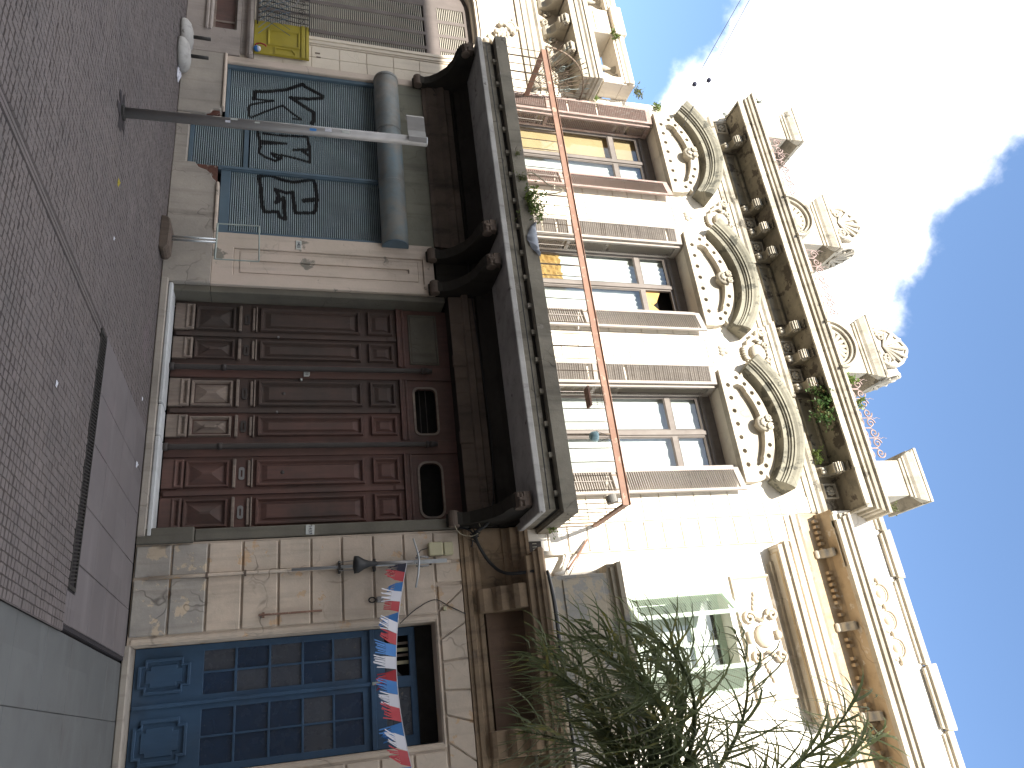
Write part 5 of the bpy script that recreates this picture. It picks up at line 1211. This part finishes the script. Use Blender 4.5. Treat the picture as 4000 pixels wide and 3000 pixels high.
for k in range(9): part('wire', MB().tube([(-3.80 + k * .032, -1.215, 5.43), (-3.80 + k * .032, -1.215, 5.62)], .003, 4), 'ironwarm', bc)
for z in (5.5, 5.57, 5.62): part('wire', MB().tube([(-3.81, -1.218, z), (-3.54, -1.218, z)], .003, 4), 'ironwarm', bc)
pt = thing('hanging_pot', 'small turquoise hanging pot on a wire at the balcony railing', 'pot', (-3.13, -1.1, 5.38))
part('bowl', MB().tube([(-3.14, -1.12, 5.36), (-3.14, -1.12, 5.365), (-3.14, -1.12, 5.39), (-3.14, -1.12, 5.43), (-3.14, -1.12, 5.46)], [.01, .04, .062, .07, .068], 16), 'teal', pt, smooth=True)
for s in (-1, 1): part('hanger', MB().tube([(-3.14 + s * .08, -1.12, 5.46), (-3.14, -1.10, 5.66)], .003, 4), 'iron', pt)
bx_ = solo('round_box', MB().tube([(-2.40, -.96, 5.58), (-2.30, -.96, 5.60)], .075, 18), 'whitegrey', 'small round cream drum lodged under the railing corner', 'drum')
# litter
def litter(x, y, s, mat, label):
    m = MB(); rnd = random.Random(int(x * 1000)); k = 7
    m.v = [(x + (i / k - .5) * s + rnd.uniform(-.1, .1) * s, y + (j / k - .5) * s * .7, .004 + rnd.uniform(0, .35) * s * math.sin(math.pi * i / k) * math.sin(math.pi * j / k)) for i in range(k + 1) for j in range(k + 1)]
    m.f = [(i * (k + 1) + j, (i + 1) * (k + 1) + j, (i + 1) * (k + 1) + j + 1, i * (k + 1) + j + 1) for i in range(k) for j in range(k)]
    solo('litter', m, mat, label, 'litter', 'litter on the pavement')
litter(-9.40, -.25, .22, 'whitep', 'crumpled white paper on the pavement below the shop plinth'); litter(-5.25, -2.75, .08, 'yellow', 'small yellow wrapper lying near the sign post')
litter(-4.65, -2.65, .04, 'whitep', 'tiny white scrap on the pavement between sign post and grate'); litter(-3.1, -.45, .07, 'whitep', 'small white scrap on the slabs before the brown doors'); litter(-3.9, -.5, .05, 'whitep', 'small white scrap near the marble door sill')
litter(-2.6, -3.7, .05, 'whitep', 'tiny white scrap on the setts this side of the grate')

# ------------------------------------------------------------------ weeds and shrubs
def weed(name, c, r, n, leaf_, mat, label, hang=0, cat='plant', up=(0, 0, 1)):
    rnd = random.Random(int(abs(c[0] * 977 + c[2] * 131))); t = thing(name, label, cat, c)
    st = MB(); lv = MB()
    for k in range(max(5, n // 14)):
        d = Vector((rnd.gauss(0, .6), rnd.gauss(-.25, .4), rnd.uniform(.15, 1) - hang)).normalized()
        e = Vector((d.x * r[0], d.y * r[1], d.z * r[2])) * rnd.uniform(.7, 1.1)
        pts = [Vector(c) + e * q / 4 + Vector((0, 0, -.05 * hang * (q / 4) ** 2)) for q in range(5)]
        st.tube(pts, [.006, .005, .004, .003, .002], 4, False)
        for q in range(14):
            u = rnd.uniform(.15, 1.0); p = pts[0] + (pts[-1] - pts[0]) * u + Vector([rnd.gauss(0, .022) for _ in range(3)])
            a = Vector([rnd.gauss(0, 1) for _ in range(3)]).normalized(); b = a.cross(Vector([rnd.gauss(0, 1) for _ in range(3)])).normalized()
            s = leaf_ * rnd.uniform(.6, 1.3)
            lv.add([p, p + a * s * .5 + b * s * .28, p + a * s, p + a * s * .5 - b * s * .28], [(0, 1, 2, 3)])
    part('stems', st, 'dry', t); part('foliage', lv, mat, t)
    return t
weed('balcony_weed', (-6.82, -1.10, 5.0), (.36, .22, .34), 620, .05, 'weed', 'bushy yellow green weed growing on the balcony edge', .25)
weed('balcony_weed', (-7.28, -1.10, 4.93), (.16, .08, .14), 120, .035, 'dry', 'small olive weed on the balcony edge left of the bushy one', .35)
weed('balcony_weed', (-7.75, -1.10, 4.93), (.09, .06, .08), 50, .03, 'dry', 'tiny olive tuft on the balcony edge below the far window', .3)
weed('balcony_weed', (-2.20, -.35, 4.92), (.16, .10, .16), 110, .04, 'weed', 'bright green weed at the near end of the balcony', .2)
weed('cornice_shrub', (-4.05, -.32, 9.90), (.34, .22, .30), 420, .06, 'shrub', 'thick green and reddish shrub hanging under the roof cornice', .75)
weed('cornice_shrub', (-3.75, -.34, 9.84), (.26, .2, .26), 320, .055, 'shrub', 'thick green shrub hanging under the cornice beside the reddish one', .75)
weed('cornice_weed', (-3.18, -.10, 9.60), (.18, .15, .18), 160, .045, 'weed', 'light green weed on the moulding under the last console', .1)
weed('roof_weed', (-4.36, -.40, 10.45), (.12, .10, .12), 60, .06, 'weed', 'small bright weed beside the second big pedestal', .0)
weed('roof_weed', (-3.95, -.40, 10.48), (.10, .08, .12), 40, .06, 'weed', 'small bright weed in the near iron cresting', .0)
weed('roof_weed', (-2.25, -.3, 10.55), (.14, .10, .14), 80, .04, 'dry', 'olive weed where the two roof parapets meet', .2)
weed('roof_weed', (-10.25, -.55, 10.26), (.18, .1, .16), 120, .04, 'dry', 'olive weed on the far end of the main cornice', .1)
weed('roof_weed', (-10.42, .1, 9.98), (.22, .12, .16), 120, .04, 'dry', 'brown weed behind the far end of the main cornice', .3)
weed('parapet_weed', (-11.66, -.42, 7.62), (.16, .12, .16), 140, .05, 'weed', 'green weed growing from the cream house parapet', .4)
weed('parapet_weed', (-11.62, -.1, 7.2), (.14, .10, .16), 70, .035, 'weed', 'thin yellowish weed inside the parapet opening', .0)
weed('parapet_weed', (-10.40, -.25, 7.86), (.22, .12, .2), 150, .045, 'dry', 'olive weed at the end of the cream house parapet', .1)
weed('wall_weed', (-10.33, -.06, 8.38), (.16, .10, .16), 120, .045, 'weed', 'green weed rooted in the wall beside the far pediment', .2)
weed('wall_weed', (-10.30, -.06, 7.1), (.10, .06, .08), 50, .035, 'weed', 'tiny weed on the wall below the cornice end of the cream house', .2)

# ------------------------------------------------------------------ palm
pc = Vector((1.15, -2.4, 4.55))
pt_ = thing('palm_tree', 'palm tree with drooping dark green fronds reaching across the white facade', 'palm', (1.25, -2.4, -.03))
part('trunk', MB().tube([(1.25, -2.4, -.05), (1.24, -2.4, 1.5), (1.20, -2.4, 3.0), (1.17, -2.4, 4.0), pc], [.19, .16, .145, .14, .12], 14), 'bark', pt_, smooth=True)
def frond(az, el, L, droop, seed, side=0):
    rnd = random.Random(seed); pts = []; d = Vector((math.cos(az) * math.cos(el), math.sin(az) * math.cos(el), math.sin(el))); p = pc.copy(); n = 26
    for i in range(n + 1):
        pts.append(p.copy()); p = p + d * (L / n)
        d = (d + Vector((side * .012, 0, -droop * (.35 + 1.3 * i / n)))).normalized()
    fr = part('frond', MB().tube(pts, [.028 * (1 - .88 * i / n) + .003 for i in range(n + 1)], 6), 'palm', pt_, smooth=True)
    lf = MB()
    for k in range(98):
        u = .13 + .86 * k / 98; f = u * n; i = min(n - 1, int(f)); q = pts[i] + (pts[i + 1] - pts[i]) * (f - i)
        t = (pts[i + 1] - pts[i]).normalized(); s = t.cross(Vector((0, 0, 1)))
        if s.length < .1: s = Vector((1, 0, 0))
        s.normalize(); w = s.cross(t)
        sd = -1 if k % 2 else 1; tw = rnd.gauss(0, .75)
        e = (s * sd * math.cos(tw) + w * math.sin(tw)) * .85 + t * rnd.uniform(.05, .6); e.normalize()
        ll = (.98 * math.sin(math.pi * min(1, .12 + u * .86)) ** .6 + .08) * rnd.uniform(.75, 1.1); wd = .0105 * rnd.uniform(.8, 1.3)
        c_ = []; a = q.copy(); bend = rnd.uniform(.06, .17) if rnd.random() < .7 else .34
        for j in range(6):
            ww = wd * (1, 1.2, 1.1, .85, .5, .06)[j]
            nn = e.cross(t); nn = nn.normalized() if nn.length > .05 else s
            c_.append((a - nn * ww, a + nn * ww)); a = a + e * (ll / 5); e = (e + Vector((0, 0, -bend * (1 + j)))).normalized()
        o = len(lf.v)
        for x, y in c_: lf.v += [tuple(x), tuple(y)]
        lf.f += [(o + 2 * j, o + 2 * j + 1, o + 2 * j + 3, o + 2 * j + 2) for j in range(5)]
    o = put('leaflets', lf.mesh('leaflets', 'palm'), fr, (0, 0, 0)); o['kind'] = 'stuff'
FR = [(175, 38, 2.2, .085, 1), (196, 25, 2.1, .08, 2), (158, 25, 2.2, .08, 3), (168, 52, 2.4, .09, 4), (172, 84, 3.1, .06, 5), (205, 45, 2.2, .09, 6), (190, 80, 2.9, .07, 9),
      (185, 5, 1.8, .06, 16), (165, 12, 2.1, .07, 17), (178, 68, 2.5, .08, 18), (182, 48, 2.0, .08, 19), (215, 30, 1.9, .08, 20), (120, 30, 2.4, .09, 11), (270, 35, 2.4, .09, 12), (320, 30, 2.4, .09, 13), (20, 30, 2.4, .09, 14), (70, 35, 2.4, .09, 15)]
for a, e, l_, d, s in FR: frond(R(a), R(e), l_, d, s)
